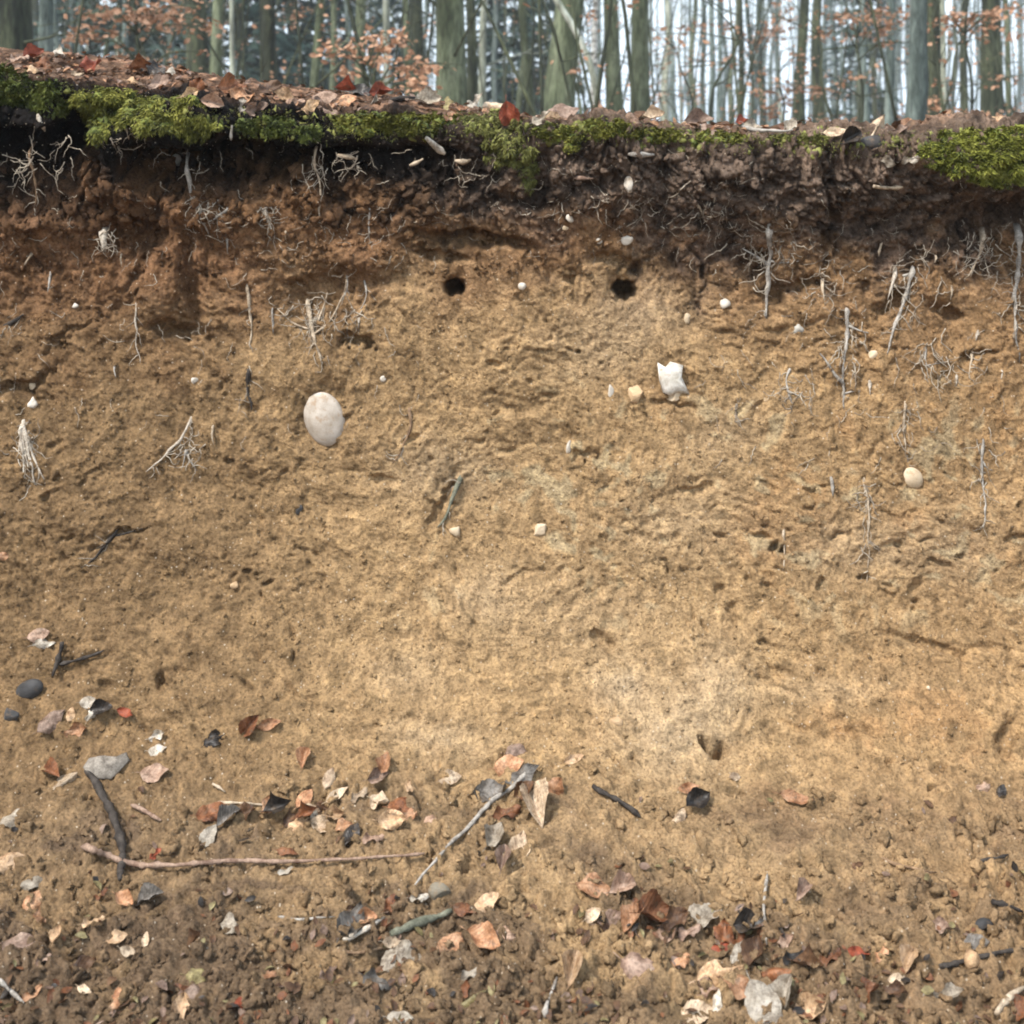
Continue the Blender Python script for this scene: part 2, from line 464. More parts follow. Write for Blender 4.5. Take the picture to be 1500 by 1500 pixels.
# the edge climbs towards the left
dz = np.interp(xs, [-40, -3, -1.0, -0.7, -0.5, -0.2, 0.0, 0.2, 0.4, 0.6, 0.75, 0.92, 1.2, 3, 40],
               [0.30, 0.20, 0.125, 0.095, 0.068, 0.042, 0.022, 0.020, 0.006, 0.0, -0.012, 0.0, 0.0, 0.0, 0.0])
kk = np.exp(-np.linspace(-2.5, 2.5, 41) ** 2); kk /= kk.sum()
dz = np.convolve(np.pad(dz, 20, 'edge'), kk, 'valid')
wz = np.where(Yb > 0.1, 1 - 0.8 * sstep(1.0, 5.0, Yb), sstep(0.95, 1.22, Zb))
rise = np.interp(xs, [-2, -1, -0.6, -0.2, 0.05, 0.3], [0.05, 0.045, 0.04, 0.03, 0.012, 0.0])
wr = sstep(0.02, 0.28, Yb) * (1 - sstep(0.6, 2.2, Yb))
Zb = Zb + dz[None] * wz + rise[None] * wr
depth = np.maximum(Yb - CAM.y, 0.3)
PX = 750 + FX * X / depth; PY = YH + FX * (CAM.z - Zb) / depth

fine = np.minimum(1 - sstep(1.15, 1.7, np.abs(X)), np.minimum(sstep(sa - 0.5, sa, S), 1 - sstep(sb_, sb_ + 0.6, S)))
wall = sstep(0.10, 0.0, Yb) * (1 - sstep(1130, 1250, PY))
gnd = sstep(1080, 1230, PY) * (Yb < 0.1)
top = sstep(0.0, 0.08, Yb)
xw = X + 0.05 * gnoise(X * 4, S * 4, 5) + 0.010 * gnoise(X * 27, S * 27, 7); sw = S + 0.05 * gnoise(X * 4, S * 4, 6) + 0.010 * gnoise(X * 27, S * 27, 8)

n_big = fbm(X * 2.2, S * 2.2, 3, 11)
n_mid = fbm(xw * 9, sw * 11, 4, 12)
n_sml = fbm(xw * 38, sw * 38, 3, 13)
n_fin = fbm(X * 105, S * 110, 2, 14)
bil = np.abs(fbm(xw * 28 + 5, sw * 28, 3, 16)); bil2 = np.abs(gnoise(xw * 62, sw * 70, 18))
patch = sstep(0.0, 0.5, fbm(X * 3.1 + 4, S * 3.6, 2, 19))
smear = fbm((xw + 0.25 * sw) * 10, (sw - 0.3 * xw) * 46, 3, 15)          # spade strokes, long and flat
f1, f2, cid = worley(xw * 30, sw * 30, 21)
g1, g2, cid2 = worley(X * 75 + n_sml * 0.3, S * 75, 22)
h1, h2, cid3 = worley(xw * 13, sw * 15, 23)
clod = sstep(0.0, 0.28, f2 - f1) * cid ** 1.6 * (0.7 + 0.5 * n_sml)
crumb = sstep(0.0, 0.35, g2 - g1) * cid2
ped = sstep(0.0, 0.16, h2 - h1) * (cid3 - 0.4)
crack = 1 - sstep(0.0, 0.10, h2 - h1)
pit = sstep(0.50, 0.80, fbm(xw * 26, sw * 30, 2, 31)) * sstep(-0.1, 0.4, fbm(X * 3.3, S * 3.3, 2, 32))

humus_edge = np.interp(PX, [0, 150, 320, 480, 620, 760, 900, 1050, 1200, 1350, 1500], [295, 268, 285, 292, 320, 340, 350, 375, 375, 370, 380])
hum = sstep(humus_edge + 60, humus_edge - 65, PY + 60 * n_mid + 30 * n_sml + 30 * n_big) * sstep(0.25, 0.05, Yb)
rough_zone = np.clip(0.30 + 0.95 * hum * sstep(0.06, 0.0, Yb) + 0.75 * gnd + 0.3 * sstep(600, 100, PX) * wall, 0, 1.3)

upper = hum + 0.7 * sstep(520, 380, PY) * sstep(700, 300, PX) * wall + 0.5 * sstep(620, 420, PY) * sstep(950, 1150, PX) * wall
face_w = sstep(0.05, -0.005, Yb)
upper = np.clip(upper, 0, 1) * face_w
k1, k2, cidk = worley(xw * 48 + 0.5 * n_sml, sw * 48, 24)
l1, l2, cidl = worley(X * 21 + 0.6 * n_mid, S * 24 + 0.4 * n_sml, 25)
ledge = sstep(0.0, 0.12, l2 - l1) * (cidl - 0.45)
gran = sstep(0.0, 0.22, k2 - k1) * (cidk - 0.35)
loose = sstep(-0.05, 0.55, fbm(X * 3.7 - 2, S * 3.9, 3, 26))              # broken, crumbling patches among smoother ones
D = 0.020 * n_big * wall + 0.010 * n_big * (1 - wall)
D += fine * (0.0058 * n_mid * (0.45 + rough_zone) + 0.0021 * n_sml * (0.4 + rough_zone) + 0.0018 * n_fin)
D += fine * (wall + gnd) * (0.0030 * gran * (0.35 + 0.9 * loose) + 0.0052 * ledge * loose)
D += fine * (0.0016 * (0.35 - bil) * (wall + gnd) + 0.0040 * (0.3 - bil2) * (0.5 + rough_zone))
D += fine * (0.012 * clod * np.clip(1.7 * gnd * sstep(-0.4, 0.5, n_big + 0.6 * n_mid + sstep(1250, 1420, PY) * 0.6) + 0.9 * hum * face_w, 0, 1.7) + 0.0050 * crumb * rough_zone)
D += fine * ped * (0.028 * upper + 0.004 * wall) + fine * upper * (0.006 * sstep(0, .3, g2 - g1) * cid2 + 0.0035 * n_fin)
pit2 = sstep(0.42, 0.72, gnoise(xw * 55 + 3, sw * 60, 34) + 0.35 * n_sml)
D -= fine * pit2 * (0.0014 * wall + 0.0032 * wall * loose + 0.007 * upper + 0.004 * gnd)
D += fine * upper * (0.016 * np.minimum(n_mid, 0.15) + 0.008 * (0.3 - bil) + 0.004 * n_sml)
D -= fine * pit * (0.011 * wall + 0.012 * gnd)
D += fine * gnd * sstep(1180, 1400, PY) * (0.007 * n_mid + 0.004 * n_sml)
D -= fine * crack * 0.007 * (hum * 0.8 + 0.30 * wall * sstep(0.1, 0.6, n_big))

# hollows and lumps of the face: px, py, rx, ry, depth in m (minus is into the bank), turn in degrees
FEAT = [
    (40, 232, 70, 40, -.13, 0), (105, 215, 30, 55, -.14, 0), (235, 252, 50, 28, -.16, 0), (335, 232, 90, 20, -.09, 4), (430, 238, 70, 20, -.07, 5),
    (530, 226, 65, 17, -.045, 0), (610, 232, 60, 22, -.03, 0), (10, 300, 70, 22, -.03, 0), (330, 275, 70, 24, -.03, 0),
    (690, 352, 78, 11, -.045, -6), (640, 372, 40, 9, -.03, -12), (600, 400, 60, 22, -.015, 0),
    (1445, 328, 75, 26, -.055, 8), (1495, 350, 40, 45, -.05, 0), (1300, 322, 60, 14, -.03, 4), (1380, 300, 50, 10, -.02, 0),
    (175, 262, 34, 40, .06, 0), (300, 300, 60, 30, .02, 0), (60, 320, 60, 22, .025, 0), (60, 345, 80, 26, .012, 0), (232, 432, 34, 40, .036, -10), (283, 415, 13, 60, -.035, 6), (250, 482, 36, 10, -.03, -8),
    (200, 345, 14, 26, -.04, 0), (225, 350, 12, 20, -.035, 0), (165, 348, 18, 18, -.03, 0),
    (480, 430, 62, 34, -.035, 8), (518, 498, 20, 9, -.035, 22), (545, 380, 40, 25, .018, 0), (620, 320, 60, 30, .014, 0),
    (1430, 232, 95, 42, .075, 8), (1250, 215, 80, 22, .03, 0), (1150, 270, 170, 60, .022, 0), (980, 260, 90, 50, .012, 0), (860, 200, 70, 22, .03, 0),
    (740, 222, 40, 42, .018, 0), (1110, 392, 26, 20, -.03, 0), (1135, 430, 14, 16, -.03, 0), (1217, 355, 9, 40, -.03, 4), (1175, 415, 26, 7, -.025, 4),
    (1305, 445, 30, 16, -.022, 35), (1385, 455, 26, 9, -.025, -20), (1255, 500, 22, 40, -.015, 20), (1440, 525, 30, 7, -.02, 8), (905, 385, 35, 9, -.022, -8),
    (835, 405, 10, 10, -.018, 0), (1048, 1092, 18, 9, -.05, -18), (235, 996, 13, 9, -.035, 20), (265, 988, 22, 4, -.015, 15), (882, 937, 16, 9, -.03, -30),
    (1130, 985, 26, 9, -.02, 10), (1360, 945, 60, 6, -.022, -14), (1450, 952, 40, 5, -.014, 0), (1480, 1082, 14, 26, -.04, -35), (1140, 806, 9, 7, -.03, 0),
    (765, 845, 30, 6, -.014, 22), (1075, 895, 10, 12, -.022, -30), (1175, 1060, 30, 5, -.014, -6), (1250, 1072, 36, 6, -.014, 4), (905, 865, 40, 12, -.012, 6),
    (650, 735, 8, 44, -.018, -20), (560, 705, 24, 7, -.02, -12), (1020, 712, 24, 7, -.016, 10), (860, 672, 18, 6, -.02, 25), (985, 590, 24, 5, -.022, 4),
    (780, 590, 40, 10, -.012, 15), (75, 800, 60, 20, -.012, 0), (190, 785, 26, 6, -.022, 20), (40, 560, 50, 8, -.02, 20), (95, 495, 40, 6, -.016, 30),
    (430, 1020, 40, 5, -.012, 4), (730, 1110, 44, 5, -.018, 6), (100, 975, 60, 9, -.018, 20), (520, 940, 26, 22, -.010, 0), (1300, 780, 60, 14, .010, 20),
    (1130, 835, 10, 60, -.012, 8), (940, 690, 60, 30, .012, 0), (1090, 730, 40, 50, .010, 20), (700, 900, 80, 40, .010, 0), (1060, 1010, 60, 60, .014, 0),
    (330, 860, 26, 9, -.012, 35), (370, 720, 8, 60, -.006, 10), (820, 640, 14, 30, -.012, 25), (1020, 1180, 30, 10, -.008, 0), (1440, 1230, 40, 6, -.012, -12),
    (1350, 1262, 50, 5, -.012, -8), (1480, 1330, 26, 6, -.02, -16), (20, 1470, 34, 18, -.03, 0), (400, 1200, 40, 10, -.015, 0), (130, 1350, 40, 14, -.014, 0),
    (620, 1470, 90, 30, -.012, 8), (1200, 1440, 60, 14, -.018, 6), (475, 613, 35, 45, -.018, -22), (985, 556, 26, 28, -.008, 0), (1337, 700, 18, 21, -.010, 0),
]
jx = PX + 9 * n_sml + 10 * n_mid + 8 * ledge; jy = PY + 7 * n_sml + 8 * n_mid + 8 * ledge
face_only = (Yb < 0.05) & (np.abs(X) < 1.4)
for (fx_, fy_, rx, ry, dd, an) in FEAT:
    if fy_ > 560 and dd < 0 and rx > 9 and fy_ not in (613, 1092): dd = dd * 0.6
    m = face_only & (np.abs(PX - fx_) < 3.2 * max(rx, ry)) & (np.abs(PY - fy_) < 3.2 * max(rx, ry))
    ca, sa_ = math.cos(R(an)), math.sin(R(an))
    ux = (jx[m] - fx_) * ca - (jy[m] - fy_) * sa_; uy = (jx[m] - fx_) * sa_ + (jy[m] - fy_) * ca
    q = (ux / rx) ** 2 + (uy / ry) ** 2
    D[m] += dd * (np.exp(-q ** 1.3 * 0.8) if dd > 0 else np.exp(-q ** 2.2 * 0.6))
# a dark gap runs along under the moss mat on the left, shallower to the right
gap = np.interp(PX, [-200, 100, 300, 560, 700, 900, 1500], [0.13, 0.13, 0.12, 0.085, 0.02, 0.006, 0])
edge_row = np.interp(PX, [0, 150, 300, 450, 600, 750], [190, 215, 212, 214, 212, 215])
PYn = PY - edge_row + 20 * n_mid + 11 * n_sml + 16 * ledge
shape = sstep(62, 44, PYn) * sstep(-4, 12, PYn)
D -= np.where(face_only, gap * shape * (0.12 + 1.0 * sstep(-0.30, 0.15, n_mid + 0.8 * n_big + 0.9 * ledge + 0.15)), 0)
D += np.where(Yb < 0.09, 0.32 * gap * np.exp(-((PY - edge_row + 22 + 16 * n_mid) / 26) ** 2), 0)
# the two burrows
for bx_, by_, br, asp in ((664, 421, 15.5, 0.86), (916, 424, 17.5, 0.93)):
    q = np.sqrt(((PX - bx_ - 0.12 * (PY - by_)) / br) ** 2 + ((PY - by_) / (br * asp)) ** 2) + 0.22 * n_sml + 0.12 * n_fin
    D = np.where(face_only, D - 0.12 * sstep(1.10, 0.50, q) - 0.008 * sstep(1.7, 1.0, q), D)

Yg = Yb + NY * D; Zg = Zb + NZ * D

# soil colours by horizon (humus, iron-stained, loess, pale lenses; left-hand shade painted in)
def col(*c): return np.array(c, np.float32)
def lerp(a, b, t): return a + (b - a) * t[..., None]
n_c1 = fbm(X * 5 + 9, S * 6, 4, 41); n_c2 = fbm(xw * 22, sw * 26, 3, 42)
base = lerp(np.broadcast_to(col(.205, .134, .066), X.shape + (3,)), col(.350, .236, .116), sstep(150, 720, PX + 130 * n_c1))  # left end darkened: the weaker light there is painted into the subsoil colour
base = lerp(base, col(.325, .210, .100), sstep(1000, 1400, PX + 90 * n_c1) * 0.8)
iron = sstep(np.interp(PX, [0, 300, 600, 900, 1150, 1500], [640, 600, 470, 470, 600, 690]), 320, PY + 70 * n_c1 + 35 * n_c2) 
base = lerp(base, col(.165, .080, .035), np.clip(iron * 0.75, 0, 1) * (1 - 0.35 * sstep(900, 1300, PX)))
iron2 = sstep(0.25, 0.7, n_c1 + 0.4 * n_c2) * sstep(400, 600, PY)
base = lerp(base, col(.30, .165, .068), iron2 * 0.35 * sstep(700, 1200, PX))
PALE = [(905, 1000, 36, 30, .55), (985, 1070, 75, 60, .5), (640, 1085, 60, 26, .35), (650, 690, 70, 40, .35), (940, 450, 60, 40, .4), (880, 510, 70, 40, .3), (1050, 1000, 40, 60, .35),
        (1000, 760, 90, 50, .25), (710, 870, 40, 40, .3), (1060, 640, 60, 40, .2), (1250, 800, 90, 40, .3), (600, 980, 50, 40, .22), (850, 900, 120, 60, .15), (1400, 800, 70, 50, .2), (1210, 1010, 90, 20, .2)]
for (fx_, fy_, rx, ry, a) in PALE:
    q = ((jx + 14 * n_c2 - fx_) / rx) ** 2 + ((jy - fy_) / ry) ** 2
    base = lerp(base, col(.48, .375, .235), np.where(face_only, a * np.exp(-q * 0.8), 0).astype(np.float32))
gley = sstep(0.35, 0.8, n_c2 + 0.6 * fbm(X * 4 - 7, S * 4, 2, 47)) * sstep(480, 640, PY) * sstep(1000, 820, PY) * sstep(500, 700, PX)
base = lerp(base, col(.29, .265, .165), gley * 0.45)
base = lerp(base, col(.230, .162, .092), gnd * (0.5 + 0.25 * n_c1))
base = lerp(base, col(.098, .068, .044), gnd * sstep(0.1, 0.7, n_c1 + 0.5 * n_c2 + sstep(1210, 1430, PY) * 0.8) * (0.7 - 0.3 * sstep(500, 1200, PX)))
hcol = lerp(np.broadcast_to(col(.0085, .007, .0062), X.shape + (3,)), col(.135, .098, .070), sstep(450, 950, PX + 60 * n_c2))  # left: dark humus, taken near black to paint in the hollow's shade
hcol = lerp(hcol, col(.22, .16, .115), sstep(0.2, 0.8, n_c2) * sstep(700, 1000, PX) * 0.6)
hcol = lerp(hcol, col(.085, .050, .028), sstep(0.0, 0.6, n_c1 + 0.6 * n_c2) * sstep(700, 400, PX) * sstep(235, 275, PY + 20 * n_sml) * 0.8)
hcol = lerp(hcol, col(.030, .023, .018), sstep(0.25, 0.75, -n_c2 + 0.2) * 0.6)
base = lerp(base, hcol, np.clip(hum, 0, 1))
base = base * (1 - 0.35 * sstep(0.25, 0.65, fbm(xw * 46, sw * 52, 2, 49)) * wall)[..., None]
litter = lerp(np.broadcast_to(col(.085, .050, .030), X.shape + (3,)), col(.24, .14, .085), sstep(-0.3, 0.5, n_c2))
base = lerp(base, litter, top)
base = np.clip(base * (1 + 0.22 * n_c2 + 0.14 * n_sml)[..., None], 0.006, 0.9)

lum = base @ np.array([.3, .59, .11], np.float32)
base = lum[..., None] + (base - lum[..., None]) * 0.99
base = base * np.array([1.02, 0.990, 1.02], np.float32)
nr, nc = X.shape
VV = np.stack([X, Yg, Zg], -1)
def sheet(name, r0, r1):
    rr = r1 - r0
    V = VV[r0:r1].reshape(-1, 3)
    i = np.arange(rr - 1)[:, None] * nc; j = np.arange(nc - 1)[None]
    F = np.stack([i + j, i + nc + j, i + nc + j + 1, i + j + 1], -1).reshape(-1, 4)
    me = mesh_np(name, V, F)
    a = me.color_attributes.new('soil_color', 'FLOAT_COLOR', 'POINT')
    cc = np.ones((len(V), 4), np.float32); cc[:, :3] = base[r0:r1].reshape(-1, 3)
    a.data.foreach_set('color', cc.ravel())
    o = link(name, me, SOIL)
    return o
row_edge = int(np.argmin(np.abs(P0[:, 0] - 0.10) + (P0[:, 1] < 1.2) * 9))
row_foot = int(np.argmax((P0[:, 0] < -0.30) & (P0[:, 1] < 0.3)))
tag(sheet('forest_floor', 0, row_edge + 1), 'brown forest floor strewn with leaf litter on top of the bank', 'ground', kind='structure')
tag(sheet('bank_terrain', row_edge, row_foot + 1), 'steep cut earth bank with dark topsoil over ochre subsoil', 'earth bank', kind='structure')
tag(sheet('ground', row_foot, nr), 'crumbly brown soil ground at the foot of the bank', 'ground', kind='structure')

# ray casting onto the ground, so that everything lies on it
ri = np.where((ss > sa - 0.3) & (ss < sb_ + 0.4))[0][::2]; ci = np.where(np.abs(xs) < 1.6)[0][::2]
sub = VV[np.ix_(ri, ci)]; a_, b_ = sub.shape[:2]
i = np.arange(a_ - 1)[:, None] * b_; j = np.arange(b_ - 1)[None]
subF = np.stack([i + j, i + b_ + j, i + b_ + j + 1, i + j + 1], -1).reshape(-1, 4)
BVH = BVHTree.FromPolygons(sub.reshape(-1, 3).tolist(), subF.tolist())
subN = np.stack([np.zeros_like(X), NY, NZ], -1)[np.ix_(ri, ci)].reshape(-1, 3)
subC = base[np.ix_(ri, ci)].reshape(-1, 3)
subS = None

def pray(px, py):
    return Vector(((px - 750) / FX, 1.0, -(py - YH) / FX)).normalized()
def hit(px, py):
    d = pray(px, py)
    loc, nor, idx, dist = BVH.ray_cast(CAM, d)
    if loc is None:
        t = 3.2
        return CAM + d * t, Vector((0, -0.4, 0.9)), None
    q = subF[idx][0]
    n = Vector(subN[q]) * 0.7 + nor * 0.45
    if n.dot(-d) < 0: n = -n
    return loc, n.normalized(), idx
def scale_at(p): return (p.y - CAM.y) / FX     # metres per pixel at that depth

# ------------------------------------------------------------------ moss
def moss_patch(blobs, n, mat, label, length=0.011, seed=0, droop=0.0, back=0):
    """blobs: (px, py, rx, ry, weight)"""
    r_ = np.random.default_rng(seed)
    root = link('moss_patch', None)
    w = np.array([b[4] for b in blobs], float); w /= w.sum()
    mb = MB(); cushion = MB()
    pts = []
    tries = 0
    m_ = int(n * 2.6)
    bi = r_.choice(len(blobs), m_, p=w); B = np.array(blobs)[bi]
    rad = np.sqrt(r_.random(m_)) ** 0.9; an = r_.random(m_) * 2 * np.pi
    PXm = B[:, 0] + B[:, 2] * rad * np.cos(an); PYm = B[:, 1] + B[:, 3] * rad * np.sin(an)
    cc = gnoise(PXm / 17.0, PYm / 12.0, 60 + seed); c2 = gnoise(PXm / 6.0, PYm / 5.0, 61 + seed)
    ok = cc + 0.5 * c2 > -0.38 + 0.55 * rad ** 3
    for px, py, c in zip(PXm[ok][:n], PYm[ok][:n], (cc + 0.4 * c2)[ok][:n]):
        p, nn, idx = hit(px, py)
        if idx is None: continue
        pts.append((p, nn, float(c)))
    cen = sum((p[0] for p in pts), Vector()) / len(pts)
    root.location = cen
    vs = []; fs = []
    for p, nn, c in pts:
        up = (nn + Vector((r_.normal(0, .5), r_.normal(0, .35) - .15, 0.35 + r_.normal(0, .4) - droop))).normalized()
        L = length * r_.uniform(.6, 1.4)
        side = up.cross(Vector((r_.normal(), r_.normal(), r_.normal()))).normalized() * L * 0.11
        bend = Vector((r_.normal(0, .4), -0.25 + r_.normal(0, .25), -0.55 - droop)) * L * 0.7
        lift = max(0.0, c) * 0.005 * r_.random()
        b0 = p - nn * 0.003 + nn * lift - cen; m0 = b0 + up * L * 0.6 + bend * 0.3; t0 = b0 + up * L + bend
        k = len(vs)
        vs += [b0 - side * .6, b0 + side * .6, m0 + side, m0 - side, t0]
        fs.append((k, k + 1, k + 2, k + 3)); mb.T.append(np.array([[k + 3, k + 2, k + 4]]))
    me = mesh_np('fronds', np.array([tuple(v) for v in vs]), [np.array(fs), np.vstack(mb.T)], False)
    f = link('fronds', me, MOSS[mat], root); f['kind'] = 'stuff'
    # the cushion under the fronds: overlapping low lumps
    cu = MB()
    from_pts = [pts[i] for i in r_.choice(len(pts), min(len(pts), max(60, n // 16)), replace=False)]
    ico_v, ico_f = ICO1
    for p, nn, c in from_pts:
        rad = r_.uniform(.005, .009)
        q = nn.to_track_quat('Z', 'Y').to_matrix()
        M = np.array(q)
        v = ico_v * np.array([1, 1, .6]) * rad * (1 + .18 * r_.normal(0, 1, (len(ico_v), 1)))
        cu.add(v @ M.T + np.array(p - cen + nn * (-.005)), None, ico_f)
    co = link('cushion', cu.mesh('cushion'), MOSS['deep' if mat != 'olive' else 'olive'], root); co['kind'] = 'stuff'
    tag(root, label, 'moss', 'moss along the edge of the bank')
    return root

def icosphere(sub):
    t = (1 + 5 ** .5) / 2
    v = [(-1, t, 0), (1, t, 0), (-1, -t, 0), (1, -t, 0), (0, -1, t), (0, 1, t), (0, -1, -t), (0, 1, -t), (t, 0, -1), (t, 0, 1), (-t, 0, -1), (-t, 0, 1)]
    f = [(0, 11, 5), (0, 5, 1), (0, 1, 7), (0, 7, 10), (0, 10, 11), (1, 5, 9), (5, 11, 4), (11, 10, 2), (10, 7, 6), (7, 1, 8), (3, 9, 4), (3, 4, 2), (3, 2, 6), (3, 6, 8), (3, 8, 9), (4, 9, 5), (2, 4, 11), (6, 2, 10), (8, 6, 7), (9, 8, 1)]
    v = [np.array(p) / np.linalg.norm(p) for p in v]
    for _ in range(sub):
        cache = {}; nf = []
        def mid(a, b):
            k = (min(a, b), max(a, b))
            if k not in cache:
                m = v[a] + v[b]; v.append(m / np.linalg.norm(m)); cache[k] = len(v) - 1
            return cache[k]
        for a, b, c in f:
            ab, bc, ca = mid(a, b), mid(b, c), mid(c, a)
            nf += [(a, ab, ca), (b, bc, ab), (c, ca, bc), (ab, bc, ca)]
        f = nf
    return np.array(v), np.array(f)
ICO1 = icosphere(1); ICO2 = icosphere(2); ICO4 = icosphere(4)

MOSSES = [
    ([(40, 135, 60, 22, 3), (10, 110, 30, 18, 1), (75, 155, 30, 16, 1)], 8840, 'deep', 'dark green moss at the far left end of the bank edge', 0),
    ([(155, 150, 52, 26, 3), (140, 185, 20, 26, 1.0), (215, 172, 60, 22, 3), (285, 185, 42, 18, 2), (240, 150, 60, 10, .8)], 18700, 'bright', 'long shaggy green moss hanging over the dark hollow, left of the pale forked root', 1),
    ([(390, 185, 50, 15, 2), (450, 196, 18, 13, 1)], 6120, 'deep', 'short dark moss strip above the pale forked hanging root', 2),
    ([(540, 180, 60, 17, 3), (600, 182, 50, 16, 2), (640, 175, 30, 14, 1)], 12240, 'bright', 'dense green moss strip beside the white wood splinter', 3),
    ([(720, 180, 50, 16, 2), (742, 215, 36, 34, 2), (775, 245, 12, 34, .7), (690, 172, 24, 10, 1)], 7820, 'olive', 'thin olive moss tongue hanging below the standing red-brown leaf', 4),
    ([(885, 188, 38, 15, 3), (840, 195, 36, 12, 1.5), (835, 212, 14, 12, .6), (800, 190, 20, 10, 1)], 8840, 'bright', 'rounded bright moss cushion in front of the leaning pole', 5),
    ([(960, 197, 40, 10, 1.5), (1040, 198, 42, 9, 1.5), (1075, 203, 20, 8, .6)], 6120, 'bright', 'low narrow strip of moss right of the rounded moss cushion', 6),
    ([(1190, 205, 30, 7, 1), (1140, 200, 20, 5, .4)], 1530, 'olive', 'sparse moss tuft beside the dark bluish stone on the edge', 7),
    ([(1440, 232, 70, 34, 3), (1480, 210, 50, 26, 2), (1385, 226, 40, 22, 1.2), (1470, 258, 40, 18, 1.2), (1430, 200, 60, 12, 1)], 17850, 'lime', 'big bright green moss cushion on the right corner of the bank', 8),
]
for blobs, n, mat, lab, sd in MOSSES:
    moss_patch(blobs, n, mat, lab, seed=sd, length=0.0105 if sd in (1, 8) else 0.009, droop=0.25 if sd in (1, 4) else 0.0)

EDGE = lambda px: np.interp(px, [0, 150, 300, 450, 600, 750, 900, 1050, 1200, 1350, 1500], [115, 145, 165, 180, 176, 180, 183, 193, 200, 205, 205])
carpet = [(px, float(EDGE(px)) + dy, 46, 17, w) for px in range(0, 1500, 40) for dy, w in ((0, 1.0), (14, .6))]
mc = moss_patch(carpet, 8000, 'olive', 'thin patchy olive moss carpet running along the whole bank edge', seed=44, length=.0075, droop=.2)
mc['kind'] = 'stuff'; mc.name = 'moss_carpet'

# ------------------------------------------------------------------ stones
def stone(px, py, w, h, mat, label, tilt=0, ang=0.10, facets=0, seed=0, name='stone', sink=0.35, cat='stone', thick=0.7):
    r_ = np.random.default_rng(seed + 100)
    p, nn, _ = hit(px, py); sc = scale_at(p)
    v, f = ICO4 if max(w, h) > 24 else ICO2
    v = v.copy(); 
    nz = 0
    for k in range(4):
        d = r_.normal(0, 1, (3,)); d /= np.linalg.norm(d)
        nz = nz + np.sin(v @ d * r_.uniform(1.5, 4.5) + r_.uniform(0, 6)) * (0.5 / (k + 1))
    if max(w, h) < 24: ang = max(ang, .24)
    rr = 1 + ang * nz
    if max(w, h) < 24: facets = max(facets, 4); ang = max(ang, .22); sink = sink + .12
    if facets:
        for k in range(facets):
            d = r_.normal(0, 1, (3,)); d /= np.linalg.norm(d)
            cut = r_.uniform(.48, .82); pr = (v * rr[:, None]) @ d
            rr = np.where(pr > cut, rr * cut / np.maximum(pr, 1e-6), rr)
        rr = rr * (1 + 0.02 * r_.normal(0, 1, len(rr)))
    v = v * rr[:, None] * np.array([w / 2 * sc, min(w, h) / 2 * sc * thick, h / 2 * sc])
    a = R(tilt); M = np.array([[math.cos(a), 0, math.sin(a)], [0, 1, 0], [-math.sin(a), 0, math.cos(a)]])
    v = v @ M.T
    me = mesh_np(name, v, f, smooth=not facets)
    o = link(name, me, STONE[mat])
    o.location = p + nn * (min(w, h) / 2 * sc * thick * (0.25 - sink))
    tag(o, label, cat, 'stones and pebbles stuck in the bank')
    return o
stone(475, 613, 58, 80, 'oval', 'large smooth oval whitish stone sticking out of the bank', tilt=-22, ang=0.11, seed=1, sink=0.05, thick=.55)
def flint(px, py, outline, label):
    p, nn, _ = hit(px, py); sc = scale_at(p); r_ = np.random.default_rng(8)
    o_ = (np.array(outline, float) - [px, py]) * sc; n = len(o_); V = []
    for dep, k in ((.018, .85), (.0, 1.0), (-.010, .98), (-.017, .80), (-.021, .45)):
        for (a, b) in o_: V.append((a * k + r_.normal(0, .0012), dep + r_.normal(0, .0016), -b * k + r_.normal(0, .0012)))
    V.append((.002, -.0205, .001))
    Q = [(l * n + q, l * n + (q + 1) % n, (l + 1) * n + (q + 1) % n, (l + 1) * n + q) for l in range(4) for q in range(n)]
    T = [(4 * n + q, 4 * n + (q + 1) % n, 5 * n) for q in range(n)]
    o = link('stone', mesh_np('stone', np.array(V), [np.array(Q), np.array(T)], False), STONE['flint']); o.location = p
    return tag(o, label, 'stone', 'stones and pebbles stuck in the bank')
flint(985, 554, [(962, 532), (974, 536), (983, 529), (1000, 534), (998, 552), (1003, 562), (1009, 577), (994, 573), (982, 578), (970, 574), (966, 556)], 'jagged white flint stone right of centre')
stone(990, 580, 30, 22, 'cream', 'cream flint lump just beneath the jagged white flint', ang=.12, facets=6, seed=3)
stone(932, 577, 34, 28, 'tan', 'tan angular stone left of the jagged white flint', ang=.12, facets=7, seed=4)
stone(1337, 700, 28, 34, 'cream', 'rounded cream stone low in the right part of the bank', tilt=-30, ang=.06, seed=5)
stone(668, 778, 20, 20, 'cream', 'small cream stone left of the two below the bank middle', ang=.15, facets=6, seed=6, sink=.1)
stone(792, 776, 30, 19, 'cream', 'small flat cream stone right of the two below the bank middle', tilt=-15, ang=.12, facets=6, seed=7, sink=.1)
stone(902, 1057, 26, 17, 'tan', 'small orange-tan stone on the pale lower slope', tilt=15, ang=.1, facets=4, seed=8)
stone(765, 419, 12, 12, 'white', 'tiny white pebble between the two burrow holes', seed=9, sink=0)
stone(1062, 445, 14, 19, 'white', 'small white egg-shaped pebble right of the right burrow hole', tilt=5, ang=.05, seed=10, sink=0)
stone(835, 320, 13, 14, 'white', 'tiny white pebble in dark topsoil above the burrow holes', seed=11, facets=4, sink=0)
stone(828, 334, 9, 9, 'cream', 'tiny cream pebble directly below a white one in topsoil', seed=33, sink=0)
stone(878, 353, 9, 10, 'white', 'tiny white pebble up and left of the right burrow hole', seed=12, sink=0)
